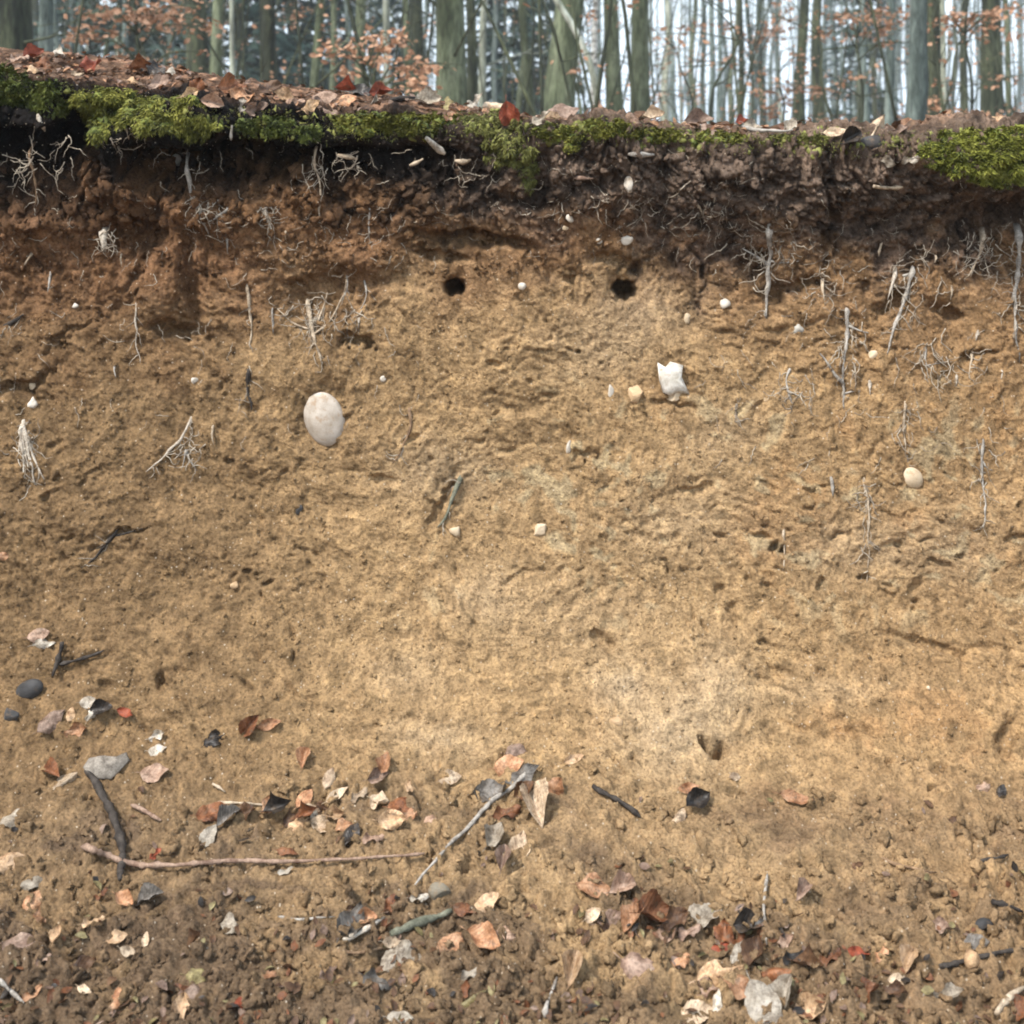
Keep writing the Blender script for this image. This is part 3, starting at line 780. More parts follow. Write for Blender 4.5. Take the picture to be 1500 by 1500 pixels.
stone(919, 350, 20, 18, 'white', 'small star-shaped white flint right above the right burrow hole', seed=13, ang=.25, facets=5, sink=0)
stone(1168, 481, 20, 16, 'grey', 'small grey pebble among the roots on the right', seed=14, ang=.08)
stone(1279, 520, 16, 13, 'cream', 'small yellowish pebble beside the long pale forked root', seed=15, sink=0)
stone(110, 448, 11, 9, 'white', 'tiny white pebble in the brown band at far left', seed=16, sink=0)
stone(922, 271, 17, 26, 'white', 'greyish white flint chip hanging in the topsoil right of centre', seed=17, facets=5, ang=.15, sink=0)
stone(256, 236, 18, 22, 'white', 'white flint lump in the dark hollow under the moss', seed=18, facets=4, ang=.15, sink=-.3)
stone(561, 555, 11, 11, 'white', 'tiny white pebble right of the large oval stone', seed=19, sink=0)
stone(833, 655, 9, 20, 'white', 'thin upright white chip in the middle of the bank', seed=20, tilt=10, facets=3, sink=0)
stone(285, 557, 12, 12, 'white', 'tiny white pebble above the forked pale root stub on the left', seed=21, sink=0)
stone(48, 590, 17, 20, 'white', 'small white stone above the splintered wood at far left', seed=22, facets=4, sink=0)
stone(48, 566, 11, 11, 'cream', 'tiny cream pebble topmost above the splintered wood at far left', seed=32, sink=0)
stone(895, 573, 9, 22, 'white', 'thin white chip left of the tan angular stone', seed=23, tilt=-5, facets=3, sink=0)
stone(438, 748, 10, 17, 'slate', 'tiny dark pebble below the large oval stone', seed=24, tilt=25, sink=0)
stone(44, 1010, 42, 28, 'slate', 'dark bluish stone at the foot of the bank, far left', seed=25, tilt=-25, ang=.06, sink=.1)
stone(14, 1048, 28, 22, 'slate', 'small dark stone at the left picture border below the bluish one', seed=26, facets=4, sink=.1)
stone(643, 1308, 36, 28, 'mud', 'grey stone on the soil below the end of the diagonal twig', seed=27, tilt=20, facets=5, sink=.2)
stone(1441, 1357, 28, 24, 'slate', 'small bluish dark stone near the right border of the ground', seed=28, facets=4, sink=.2)
stone(1282, 210, 50, 22, 'slate', 'dark bluish stone lying on the bank edge right of centre', seed=30, ang=.08, sink=0)
stone(1007, 466, 9, 17, 'cream', 'tiny cream chip right of the right burrow hole', seed=31, sink=0)
stone(1360, 1008, 9, 8, 'cream', 'tiny cream grain on the lower right slope', seed=34, sink=0)
stone(343, 857, 13, 12, 'tan', 'tiny tan pebble on the lower left slope', seed=35, sink=0)

# ------------------------------------------------------------------ roots and wood
def along(pix, wpx, lift=0.6, n=None, jitter=0.0, seed=0, off=None, free=0.0):
    """a 3D path over the ground through pixel points; lift in radii"""
    pix = np.asarray(pix, float)
    L = np.linalg.norm(np.diff(pix, axis=0), axis=1).sum()
    n = n or max(5, int(L / 7))
    q = catmull(pix, n)
    r_ = np.random.default_rng(seed)
    q = q + r_.normal(0, 1, q.shape) * jitter
    P = []
    for k, (x, y) in enumerate(q):
        p, nn, _ = hit(x, y)
        P.append(p + nn * (wpx * 0.5 * scale_at(p) * lift))
    P = np.array([tuple(p) for p in P])
    wy = np.interp(-P[:, 2], -KN[9:19, 1], KN[9:19, 0]) + 0.004
    t = np.where((P[:, 1] > wy) & (P[:, 2] < 1.30) & (P[:, 2] > 0.25), (wy - CAM.y) / (P[:, 1] - CAM.y), 1.0)
    P = np.array(CAM) + (P - np.array(CAM)) * t[:, None]
    if free:
        # a stiff or free-hanging piece: bridges the small hollows instead of dipping into them
        for _ in range(int(free)):
            P[1:-1] = np.maximum(P[1:-1] * [1, 0, 1], -9) * [1, 0, 1] + (np.minimum(P[1:-1, 1:2], 0.5 * (P[:-2, 1:2] + P[2:, 1:2]))) * [0, 1, 0] if False else 0.5 * P[1:-1] + 0.25 * (P[:-2] + P[2:])
    return P

def root_obj(name, pix, w, mat, label, cat='root', group='roots hanging out of the bank', branches=(), taper=0.35, lift=0.7, sides=7, rough=.10, seed=0, free=3, twist=1.0):
    P = along(pix, w, lift, seed=seed, jitter=twist, free=free)
    sc = float(np.mean([scale_at(Vector(p)) for p in P]))
    rr_ = np.random.default_rng(seed + 9)
    t = np.linspace(0, 1, len(P)); rad = w * 0.5 * sc * (1 - (1 - taper) * t) * np.clip(1 + .22 * rr_.normal(0, 1, len(P)), .5, 1.6)
    if cat == 'root':
        P[0] += (0, .035, .006); P[1] += (0, .008, .002)          # the upper end comes out of the earth
        rad[0] *= .8; rad[-1] *= .45
    else:
        rad[0] *= .55; rad[-1] *= .5
    org = Vector(P[0])
    V, Q, T = tube(P - np.array(org), rad, sides, rough, seed)
    if not branches:
        o = link(name, mesh_np(name, V, [Q, T]), ROOT[mat]); o.location = org
    else:
        o = link(name, None); o.location = org
        link('main_root' if cat == 'root' else 'main_stem', mesh_np('main', V, [Q, T]), ROOT[mat], o)
        for k, (bp, bw) in enumerate(branches):
            B = along(bp, bw, lift, seed=seed + k + 1, jitter=twist, free=free)
            tb = np.linspace(0, 1, len(B))
            V, Q, T = tube(B - np.array(org), bw * 0.5 * sc * (1 - .65 * tb), 6, rough, seed + k)
            link('side_root' if cat == 'root' else 'side_twig', mesh_np('side', V, [Q, T]), ROOT[mat], o)
    if cat == 'root' and len(pix) > 2:
        hb = MB()
        for k in range(5):
            a0 = P[rr_.integers(1, len(P))]; q = catmull(np.asarray(pix, float), 20)[rr_.integers(2, 20)]
            an = rr_.normal(1.57, .9); pts = [tuple(q)]
            for z in range(3):
                an += rr_.normal(0, .5); l = rr_.uniform(4, 10); pts.append((pts[-1][0] + l * math.cos(an), pts[-1][1] + l * math.sin(an)))
            B = along(pts, 1.5, 1.0, n=7, seed=seed + k, jitter=.6)
            V, Q, T = tube(B - np.array(org), np.linspace(.0011, .0004, 7), 4); hb.add(V, Q, T)
        h_ = link('rootlets', hb.mesh('rootlets'), ROOT['hair'], o); h_['kind'] = 'stuff'
    return tag(o, label, cat, group)

RT = [
    ([(462, 212), (460, 245), (468, 270), (470, 300), (464, 315), (476, 338)], 6, 'pale', 'pale forked crooked root hanging below the moss, left of centre', [([(466, 320), (450, 310), (434, 296)], 4)]),
    ([(543, 292), (540, 320), (542, 348)], 6, 'grey', 'short grey root hanging straight right of the pale forked crooked root', []),
    ([(38, 215), (48, 250), (53, 275), (50, 305)], 6, 'brown', 'thin brown root in the dark hollow at far left', []),
    ([(270, 230), (279, 270), (288, 305), (296, 325)], 8, 'grey', 'grey root hanging down inside the dark hollow under the moss', [([(335, 303), (318, 318), (300, 330)], 7), ([(292, 318), (306, 340)], 5)]),
    ([(378, 298), (394, 318), (403, 347)], 9, 'white', 'frayed whitish root stub left of the pale forked crooked root', [([(385, 303), (396, 300), (402, 312)], 4)]),
    ([(330, 330), (333, 368)], 6, 'grey', 'short grey root stub beneath the grey hollow root', []),
    ([(418, 332), (419, 350)], 6, 'pale', 'tiny pale root stub left below the pale forked crooked root', []),
    ([(149, 336), (152, 350), (156, 366)], 14, 'white', 'stubby white broken root end below the dark hollow', []),
    ([(177, 372), (178, 392)], 5, 'pale', 'tiny pale root stub right below the white broken root end', []),
    ([(361, 408), (366, 450), (368, 490), (367, 512)], 8, 'pale', 'upright pale root above a dark stained one, left of centre', []),
    ([(366, 528), (364, 568), (371, 606)], 8, 'dark', 'dark upright root below the pale upright one', []),
    ([(449, 436), (458, 480), (462, 505), (472, 530)], 10, 'pale', 'branching pale root above the large oval stone', [([(456, 486), (430, 474), (404, 454)], 5), ([(459, 492), (486, 468), (500, 440), (507, 410)], 5), ([(463, 470), (474, 450), (478, 430)], 5), ([(462, 500), (452, 520)], 4), ([(466, 515), (480, 535)], 3)]),
    ([(503, 398), (509, 418), (501, 444)], 4, 'grey', 'thin curved rootlet right of the branching pale root', []),
    ([(528, 405), (538, 425), (532, 450), (524, 460)], 4, 'grey', 'second thin curved rootlet right of the branching pale root', []),
    ([(398, 438), (399, 488)], 6, 'grey', 'short grey upright root left of the branching pale root', []),
    ([(528, 458), (526, 484)], 9, 'white', 'whitish root stub in the hollow right of the branching root', []),
    ([(278, 612), (263, 645), (240, 668), (216, 692)], 7, 'white', 'pale diagonal stick root lying on the left face', []),
    ([(268, 655), (276, 672), (290, 690)], 7, 'grey', 'frayed grey root right of the pale diagonal stick root', [([(270, 660), (268, 690)], 3)]),
    ([(32, 612), (30, 640), (36, 668), (38, 700)], 9, 'white', 'splintered whitish wood piece at far left of the face', [([(36, 622), (48, 662), (66, 702)], 6), ([(34, 630), (44, 672), (52, 706)], 7), ([(33, 618), (36, 650), (46, 690)], 6), ([(30, 640), (27, 672), (32, 690)], 4), ([(40, 650), (54, 680), (58, 708)], 4)]),
    ([(312, 618), (311, 652)], 5, 'pale', 'thin upright rootlet right of the frayed grey root', []),
    ([(197, 435), (199, 470), (200, 505), (208, 532)], 4, 'white', 'long thin white rootlet under the brown soil lump', []),
    ([(72, 393), (73, 428)], 6, 'grey', 'short upright root stub in the brown band at far left', []),
    ([(48, 366), (36, 392)], 6, 'pale', 'yellowish slanting root stub at far left', []),
    ([(166, 700 - 170), (168, 555)], 5, 'grey', 'tiny grey root stub below the long thin white rootlet', []),
    ([(598, 595), (601, 618), (592, 652), (578, 678)], 7, 'brown', 'brown curved root right of the large oval stone', []),
    ([(676, 700), (662, 733), (645, 776)], 10, 'green', 'greenish dark root pressed into the face above a cream stone', []),
    ([(1496, 335), (1489, 400), (1486, 450), (1491, 530)], 11, 'grey', 'long grey root hanging at the right picture border', []),
    ([(1442, 340), (1434, 372), (1414, 412)], 9, 'pale', 'pale slanting root under the bright moss corner', []),
    ([(1313, 388), (1308, 412), (1303, 438)], 8, 'white', 'short white root end left above the long slanting root', []),
    ([(1341, 382), (1326, 430), (1309, 478), (1300, 517)], 9, 'grey', 'long slanting grey root in the right part of the face', [([(1322, 405), (1338, 398), (1345, 412)], 5)]),
    ([(1129, 320), (1126, 380), (1124, 425), (1122, 468)], 11, 'grey', 'crossed grey root standing upright in the right topsoil', [([(1126, 384), (1105, 374), (1083, 364)], 6), ([(1127, 381), (1148, 384), (1172, 381)], 5)]),
    ([(1242, 440), (1239, 500), (1234, 555), (1237, 600)], 8, 'grey', 'long forked root with two side branches in the right face', [([(1234, 562), (1220, 540), (1203, 520)], 7), ([(1240, 474), (1256, 482), (1276, 490)], 5), ([(1236, 575), (1258, 572)], 4)]),
    ([(1206, 400), (1208, 446)], 6, 'pale', 'short upright pale root between the crossed root and forked root', []),
    ([(1161, 526), (1152, 560), (1159, 598)], 6, 'grey', 'thin curved root left of the long forked root', [([(1154, 572), (1170, 580)], 4)]),
    ([(1328, 578), (1325, 628), (1328, 672)], 6, 'pale', 'thin straight pale root above the rounded cream stone', []),
    ([(1262, 694), (1272, 740), (1273, 800), (1268, 852)], 5, 'pale', 'long thin pale root low in the right face', [([(1264, 696), (1282, 748)], 3)]),
    ([(1148, 764), (1149, 836)], 5, 'pale', 'thin upright pale root over the small dark notch', []),
    ([(1440, 628), (1437, 690), (1443, 742), (1440, 775)], 6, 'grey', 'thin dark grey root right of the rounded cream stone', [([(1438, 680), (1455, 690)], 3)]),
    ([(1433, 480), (1430, 500)], 7, 'white', 'short white root end in the far right face', []),
    ([(1423, 510), (1424, 530), (1417, 552)], 6, 'pale', 'pale broken rootlet under the short white root end', []),
    ([(1401, 545), (1398, 568)], 7, 'white', 'white stub left below the pale broken rootlet', []),
    ([(1466, 535), (1468, 556)], 6, 'white', 'small white stub near the right border', []),
    ([(1275, 550), (1274, 576)], 7, 'white', 'stubby white root end under the yellowish pebble', []),
    ([(1362, 495), (1352, 520), (1360, 540)], 6, 'grey', 'curled grey rootlet right of the long slanting grey root', [([(1356, 535), (1385, 528)], 3)]),
    ([(1218, 686), (1217, 722)], 7, 'grey', 'short grey root stub left of the long thin pale root', []),
    ([(1080, 585), (1076, 605), (1080, 625)], 5, 'pale', 'thin pale rootlet below the small egg-shaped pebble', []),
    ([(1395, 405), (1392, 440)], 6, 'pale', 'short pale root just left of the pale slanting root', []),
    ([(1370, 372), (1369, 385)], 5, 'pale', 'tiny pale root end under the right topsoil overhang', []),
    ([(1296, 350), (1284, 372)], 6, 'pale', 'small pale slanting root stub above the short white root end', []),
    ([(1016, 293), (1025, 303), (1031, 320)], 7, 'pale', 'cream curved root chip in the topsoil right of centre', []),
    ([(0, 488), (16, 474), (33, 463)], 12, 'dark', 'dark thick root end poking in at the left border', []),
    ([(174, 770), (158, 796), (140, 818), (116, 832)], 7, 'dark', 'dark crooked root on the lower left face', [([(166, 786), (190, 778), (210, 775)], 5)]),
]
for k, (pix, w, mat, lab, br) in enumerate(RT):
    root_obj('root', pix, w * (.80 if mat != 'white' else .8), mat, lab, branches=[(b_p, b_w * .85) for b_p, b_w in br], seed=200 + k, taper=0.45 if len(pix) < 3 else 0.28, sides=8, rough=.16, lift=.35, free=2, twist=2.0)

WD = [
    ('wood_splinter', [(626, 204), (653, 226)], 11, 'white', 'white wood splinter sticking out below the moss strip', .8),
    ('wood_splinter', [(602, 243), (621, 232)], 7, 'pale', 'small pale splinter below the white wood splinter', .7),
    ('wood_splinter', [(668, 237), (690, 235)], 8, 'pale', 'small cream splinter right of the white wood splinter', .7),
    ('wood_splinter', [(838, 258), (868, 260)], 7, 'pink', 'pinkish bit of wood in the topsoil below the rounded moss cushion', .8),
    ('wood_splinter', [(1278, 271), (1322, 272)], 8, 'pale', 'flat pale stick left below the bright moss corner', .6),
    ('wood_splinter', [(918, 222), (938, 228), (956, 226)], 10, 'grey', 'grey bark strip under the low narrow moss strip', .6),
    ('wood_splinter', [(54, 170), (67, 188)], 7, 'white', 'white splinter under the dark moss at far left', .7),
    ('wood_splinter', [(176, 190), (186, 184), (190, 202)], 4, 'white', 'white hooked rootlet under the long shaggy moss', .7),
    ('wood_splinter', [(495, 232), (510, 230), (527, 233)], 8, 'pale', 'pale wood bit beneath the dense green moss strip', .6),
    ('wood_splinter', [(340, 185), (341, 205)], 7, 'grey', 'short grey splinter hanging under the moss left of the forked root', .6),
    ('twig', [(121, 1247), (150, 1258), (190, 1271), (240, 1276), (300, 1271), (350, 1267), (420, 1270), (520, 1264), (622, 1257)], 9, 'pink', 'long thin pinkish twig lying level across the lower left ground', .45),
    ('twig', [(128, 1132), (146, 1160), (163, 1195), (174, 1230), (179, 1262), (177, 1292)], 12, 'dark', 'dark curved stick crossing under the long thin pinkish twig', .9),
    ('twig', [(776, 1132), (745, 1158), (712, 1186), (695, 1208), (655, 1245), (605, 1302)], 8, 'grey', 'long grey diagonal twig running down from the dark slate leaf', .5),
    ('twig', [(500, 1382), (530, 1368), (560, 1350)], 8, 'white', 'short pale straight stick across the purple-grey leaf', .8),
    ('twig', [(574, 1374), (605, 1360), (640, 1348), (662, 1338)], 12, 'green', 'greenish thick stick at the lower middle of the ground', .7),
    ('twig', [(192, 1178), (212, 1190), (236, 1206)], 7, 'pink', 'short pinkish twig right of the dark curved stick', .7),
    ('twig', [(868, 1156), (900, 1172), (938, 1198)], 8, 'dark', 'short dark twig right of the round mauve leaf', .8),
    ('twig', [(1123, 1285), (1120, 1330), (1122, 1386)], 5, 'grey', 'thin upright grey stalk beside the black hood-like leaf', .6),
    ('twig', [(82, 975), (110, 968), (152, 952)], 7, 'dark', 'dark twig at the foot of the bank, far left', .5),
    ('twig', [(95, 940), (88, 962), (80, 992)], 10, 'dark', 'thick dark twig stub standing by the dark bluish stone', .7),
    ('twig', [(0, 1438), (16, 1456), (34, 1474)], 7, 'grey', 'grey twig end at the bottom left corner', .7),
    ('twig', [(1450, 1322), (1475, 1330), (1500, 1338)], 9, 'dark', 'dark twig at the right border of the ground', .7),
    ('twig', [(795, 1492), (805, 1465), (818, 1432)], 7, 'slate' if False else 'grey', 'grey upright twig at the bottom middle', .6),
    ('twig', [(1455, 1490), (1475, 1466), (1500, 1452)], 12, 'pale', 'pale arched stick in the bottom right corner', .8),
    ('twig', [(1380, 1420), (1430, 1405), (1500, 1392)], 8, 'dark', 'dark twig behind the pale tan beechnut', .6),
    ('twig', [(405, 1345), (450, 1347), (490, 1345)], 4, 'grey', 'very thin grey stalk left of the purple-grey leaf', .6),
    ('twig', [(485, 1393), (530, 1398), (562, 1390)], 5, 'brown', 'thin brown stalk below the short pale straight stick', .6),
    ('twig', [(1292, 1262), (1330, 1274), (1372, 1282)], 5, 'brown', 'thin brown twig on the right ground', .6),
    ('twig', [(1425, 1268), (1450, 1262), (1478, 1256)], 6, 'dark', 'short dark twig right of the thin brown twig', .6),
    ('twig', [(310, 1148), (330, 1160)], 5, 'pale', 'tiny pale stalk left of the leaf heap', .6),
    ('twig', [(310, 1180), (350, 1177), (390, 1180)], 5, 'pale', 'thin pale bent stalk over the left leaf heap', .6),
    ('twig', [(570, 147), (590, 150), (606, 147)], 8, 'dark', 'dark twig lying on the bank edge above the dense moss strip', .7),
    ('twig', [(1085, 190), (1120, 195), (1160, 196)], 6, 'grey', 'grey twig on the bank edge near the red leaf', .6),
]
for k, (nm, pix, w, mat, lab, tp) in enumerate(WD):
    long_one = len(pix) > 6
    root_obj(nm, pix, w, mat, lab, cat='twig' if nm == 'twig' else 'splinter', group='twigs lying about' if nm == 'twig' else 'wood splinters in the topsoil', seed=400 + k, taper=tp, twist=1.6, lift=(2.2 if long_one else 1.2) if nm == 'twig' else 1.4, rough=.09, free=6 if long_one else 3)

# ------------------------------------------------------------------ leaves
def leaf_mesh(seed, fold=0.3, bend=0.3, roll=0.2, crumple=0.05, torn=0.0, ratio=0.62):
    """a beech leaf one unit long: blade with pleats, bent and curled, and a stalk"""
    r_ = np.random.default_rng(seed)
    nu, nv = 15, 9
    u = np.linspace(0, 1, nu)[:, None]; v = np.linspace(-1, 1, nv)[None]
    half = (np.sin(np.pi * np.clip(u, 0, 1) ** 0.88) ** 0.75) * ratio * 0.5
    half = half * (1 + 0.05 * np.sin(u * 8 * 2 * np.pi)) 
    half = np.where(u > 0.9, half * 0.9, half)
    if torn:
        half_l = half * (1 - torn * np.clip(np.sin(u * 7 + r_.uniform(0, 6)), 0, 1)); 
        half_r = half * (1 - torn * np.clip(np.sin(u * 5 + r_.uniform(0, 6)), 0, 1))
        hw = np.where(v < 0, half_l, half_r)
    else: hw = half + 0 * v
    x = u - 0.5 + 0 * v; y = hw * v
    z = fold * np.abs(y) + roll * (y ** 2) * 4 * (1 if r_.random() < .5 else -1)
    z = z + 0.006 * np.sin((u - 0.28 * np.abs(v)) * 8 * 2 * np.pi) * (np.abs(v) > 0.05)
    ph = r_.uniform(0, 6, 4)
    z = z + 1.5 * crumple * (np.sin(5 * x + 4 * y + ph[0]) + np.sin(9 * y - 6 * x + ph[1]) + 0.6 * np.sin(13 * x + 5 * y + ph[2])) * (0.3 + np.abs(v))
    # bend lengthwise round an arc
    if abs(bend) > 1e-3:
        rad = 1 / bend; th = x / rad
        x2 = (rad - z) * np.sin(th); z2 = rad - (rad - z) * np.cos(th)
        tw = r_.uniform(-.5, .5) * x
        y2 = y * np.cos(tw) - z2 * np.sin(tw) * .5; x, z = x2, z2 + y * np.sin(tw); y = y2
    V = np.stack([x, y, z], -1).reshape(-1, 3)
    UV = np.stack([u + 0 * v, v + 0 * u], -1).reshape(-1, 2)
    i = np.arange(nu - 1)[:, None] * nv; j = np.arange(nv - 1)[None]
    F = np.stack([i + j, i + nv + j, i + nv + j + 1, i + j + 1], -1).reshape(-1, 4)
    a = V[nv // 2]; st = np.array([a, a + [-.09, .01, .012], a + [-.18, .03, -.005]])
    sv, sq, stt = tube(st, [.012, .010, .008], 4)
    k = len(V); V = np.vstack([V, sv]); UV = np.vstack([UV, np.zeros((len(sv), 2))])
    me = mesh_np('leaf', V, [np.vstack([F, sq + k]), stt + k])
    ul = me.uv_layers.new(name='UVMap')
    li = np.empty(len(me.loops), np.int32); me.loops.foreach_get('vertex_index', li)
    ul.data.foreach_set('uv', UV[li].astype(np.float32).ravel())
    return me
SHAPES = {
    'flat': [dict(fold=.12, bend=.55, roll=.3, crumple=.035), dict(fold=.2, bend=-.6, roll=.35, crumple=.045)],
    'cup': [dict(fold=.5, bend=.9, roll=.5, crumple=.03), dict(fold=.4, bend=1.2, roll=.6, crumple=.04)],
    'roll': [dict(fold=1.1, bend=.9, roll=.9, crumple=.05), dict(fold=1.3, bend=1.4, roll=.8, crumple=.05)],
    'fold': [dict(fold=1.5, bend=.3, roll=.1, crumple=.03), dict(fold=1.9, bend=.5, roll=.1, crumple=.04)],
    'torn': [dict(fold=.25, bend=.6, roll=.3, crumple=.06, torn=.6), dict(fold=.3, bend=.9, roll=.4, crumple=.06, torn=.75)],
    'slim': [dict(fold=.3, bend=.5, roll=.2, crumple=.03, ratio=.36), dict(fold=.5, bend=.8, roll=.3, crumple=.04, ratio=.4)],
}
_cache = {}
def get_leaf(shape, k, color):
    key = (shape, k, color)
    if key not in _cache:
        base_key = (shape, k)
        kw = SHAPES[shape][k % 2]
        me = leaf_mesh(sum(map(ord, shape)) * 7 + k, **kw)
        me.materials.append(LEAF[color]); _cache[key] = me
    return _cache[key]
def leaf(px, py, size, ang, color, shape, label, group='fallen leaves on the ground', face=0.3, lift=0.005, flip=False, name='leaf'):
    p, nn, _ = hit(px, py); sc = scale_at(p)
    d = pray(px, py)
    n = (nn * (1 - face) - d * face + Vector((random.gauss(0, .16), random.gauss(0, .1), random.gauss(0, .12)))).normalized()
    a = R(ang)
    ax = Vector((math.cos(a), 0, math.sin(a)))
    # image-plane direction carried onto the leaf's plane along the view ray
    den = d.dot(n)
    t = ax - d * (ax.dot(n) / (den if abs(den) > .25 else (.25 if den > 0 else -.25)))
    t = t - n * t.dot(n)
    t.normalize()
    b = n.cross(t)
    s = size * sc * 1.12
    k = random.randrange(4)
    o = link(name, get_leaf(shape, k, color))
    M = Matrix(((t.x, b.x, n.x), (t.y, b.y, n.y), (t.z, b.z, n.z))).to_4x4()
    if flip: M = M @ Matrix.Rotation(math.pi, 4, 'X')
    o.matrix_world = Matrix.Translation(p + n * (lift * .6 + s * random.uniform(.03, .08))) @ M @ Matrix.Scale(s, 4)
    return tag(o, label, 'leaf', group)

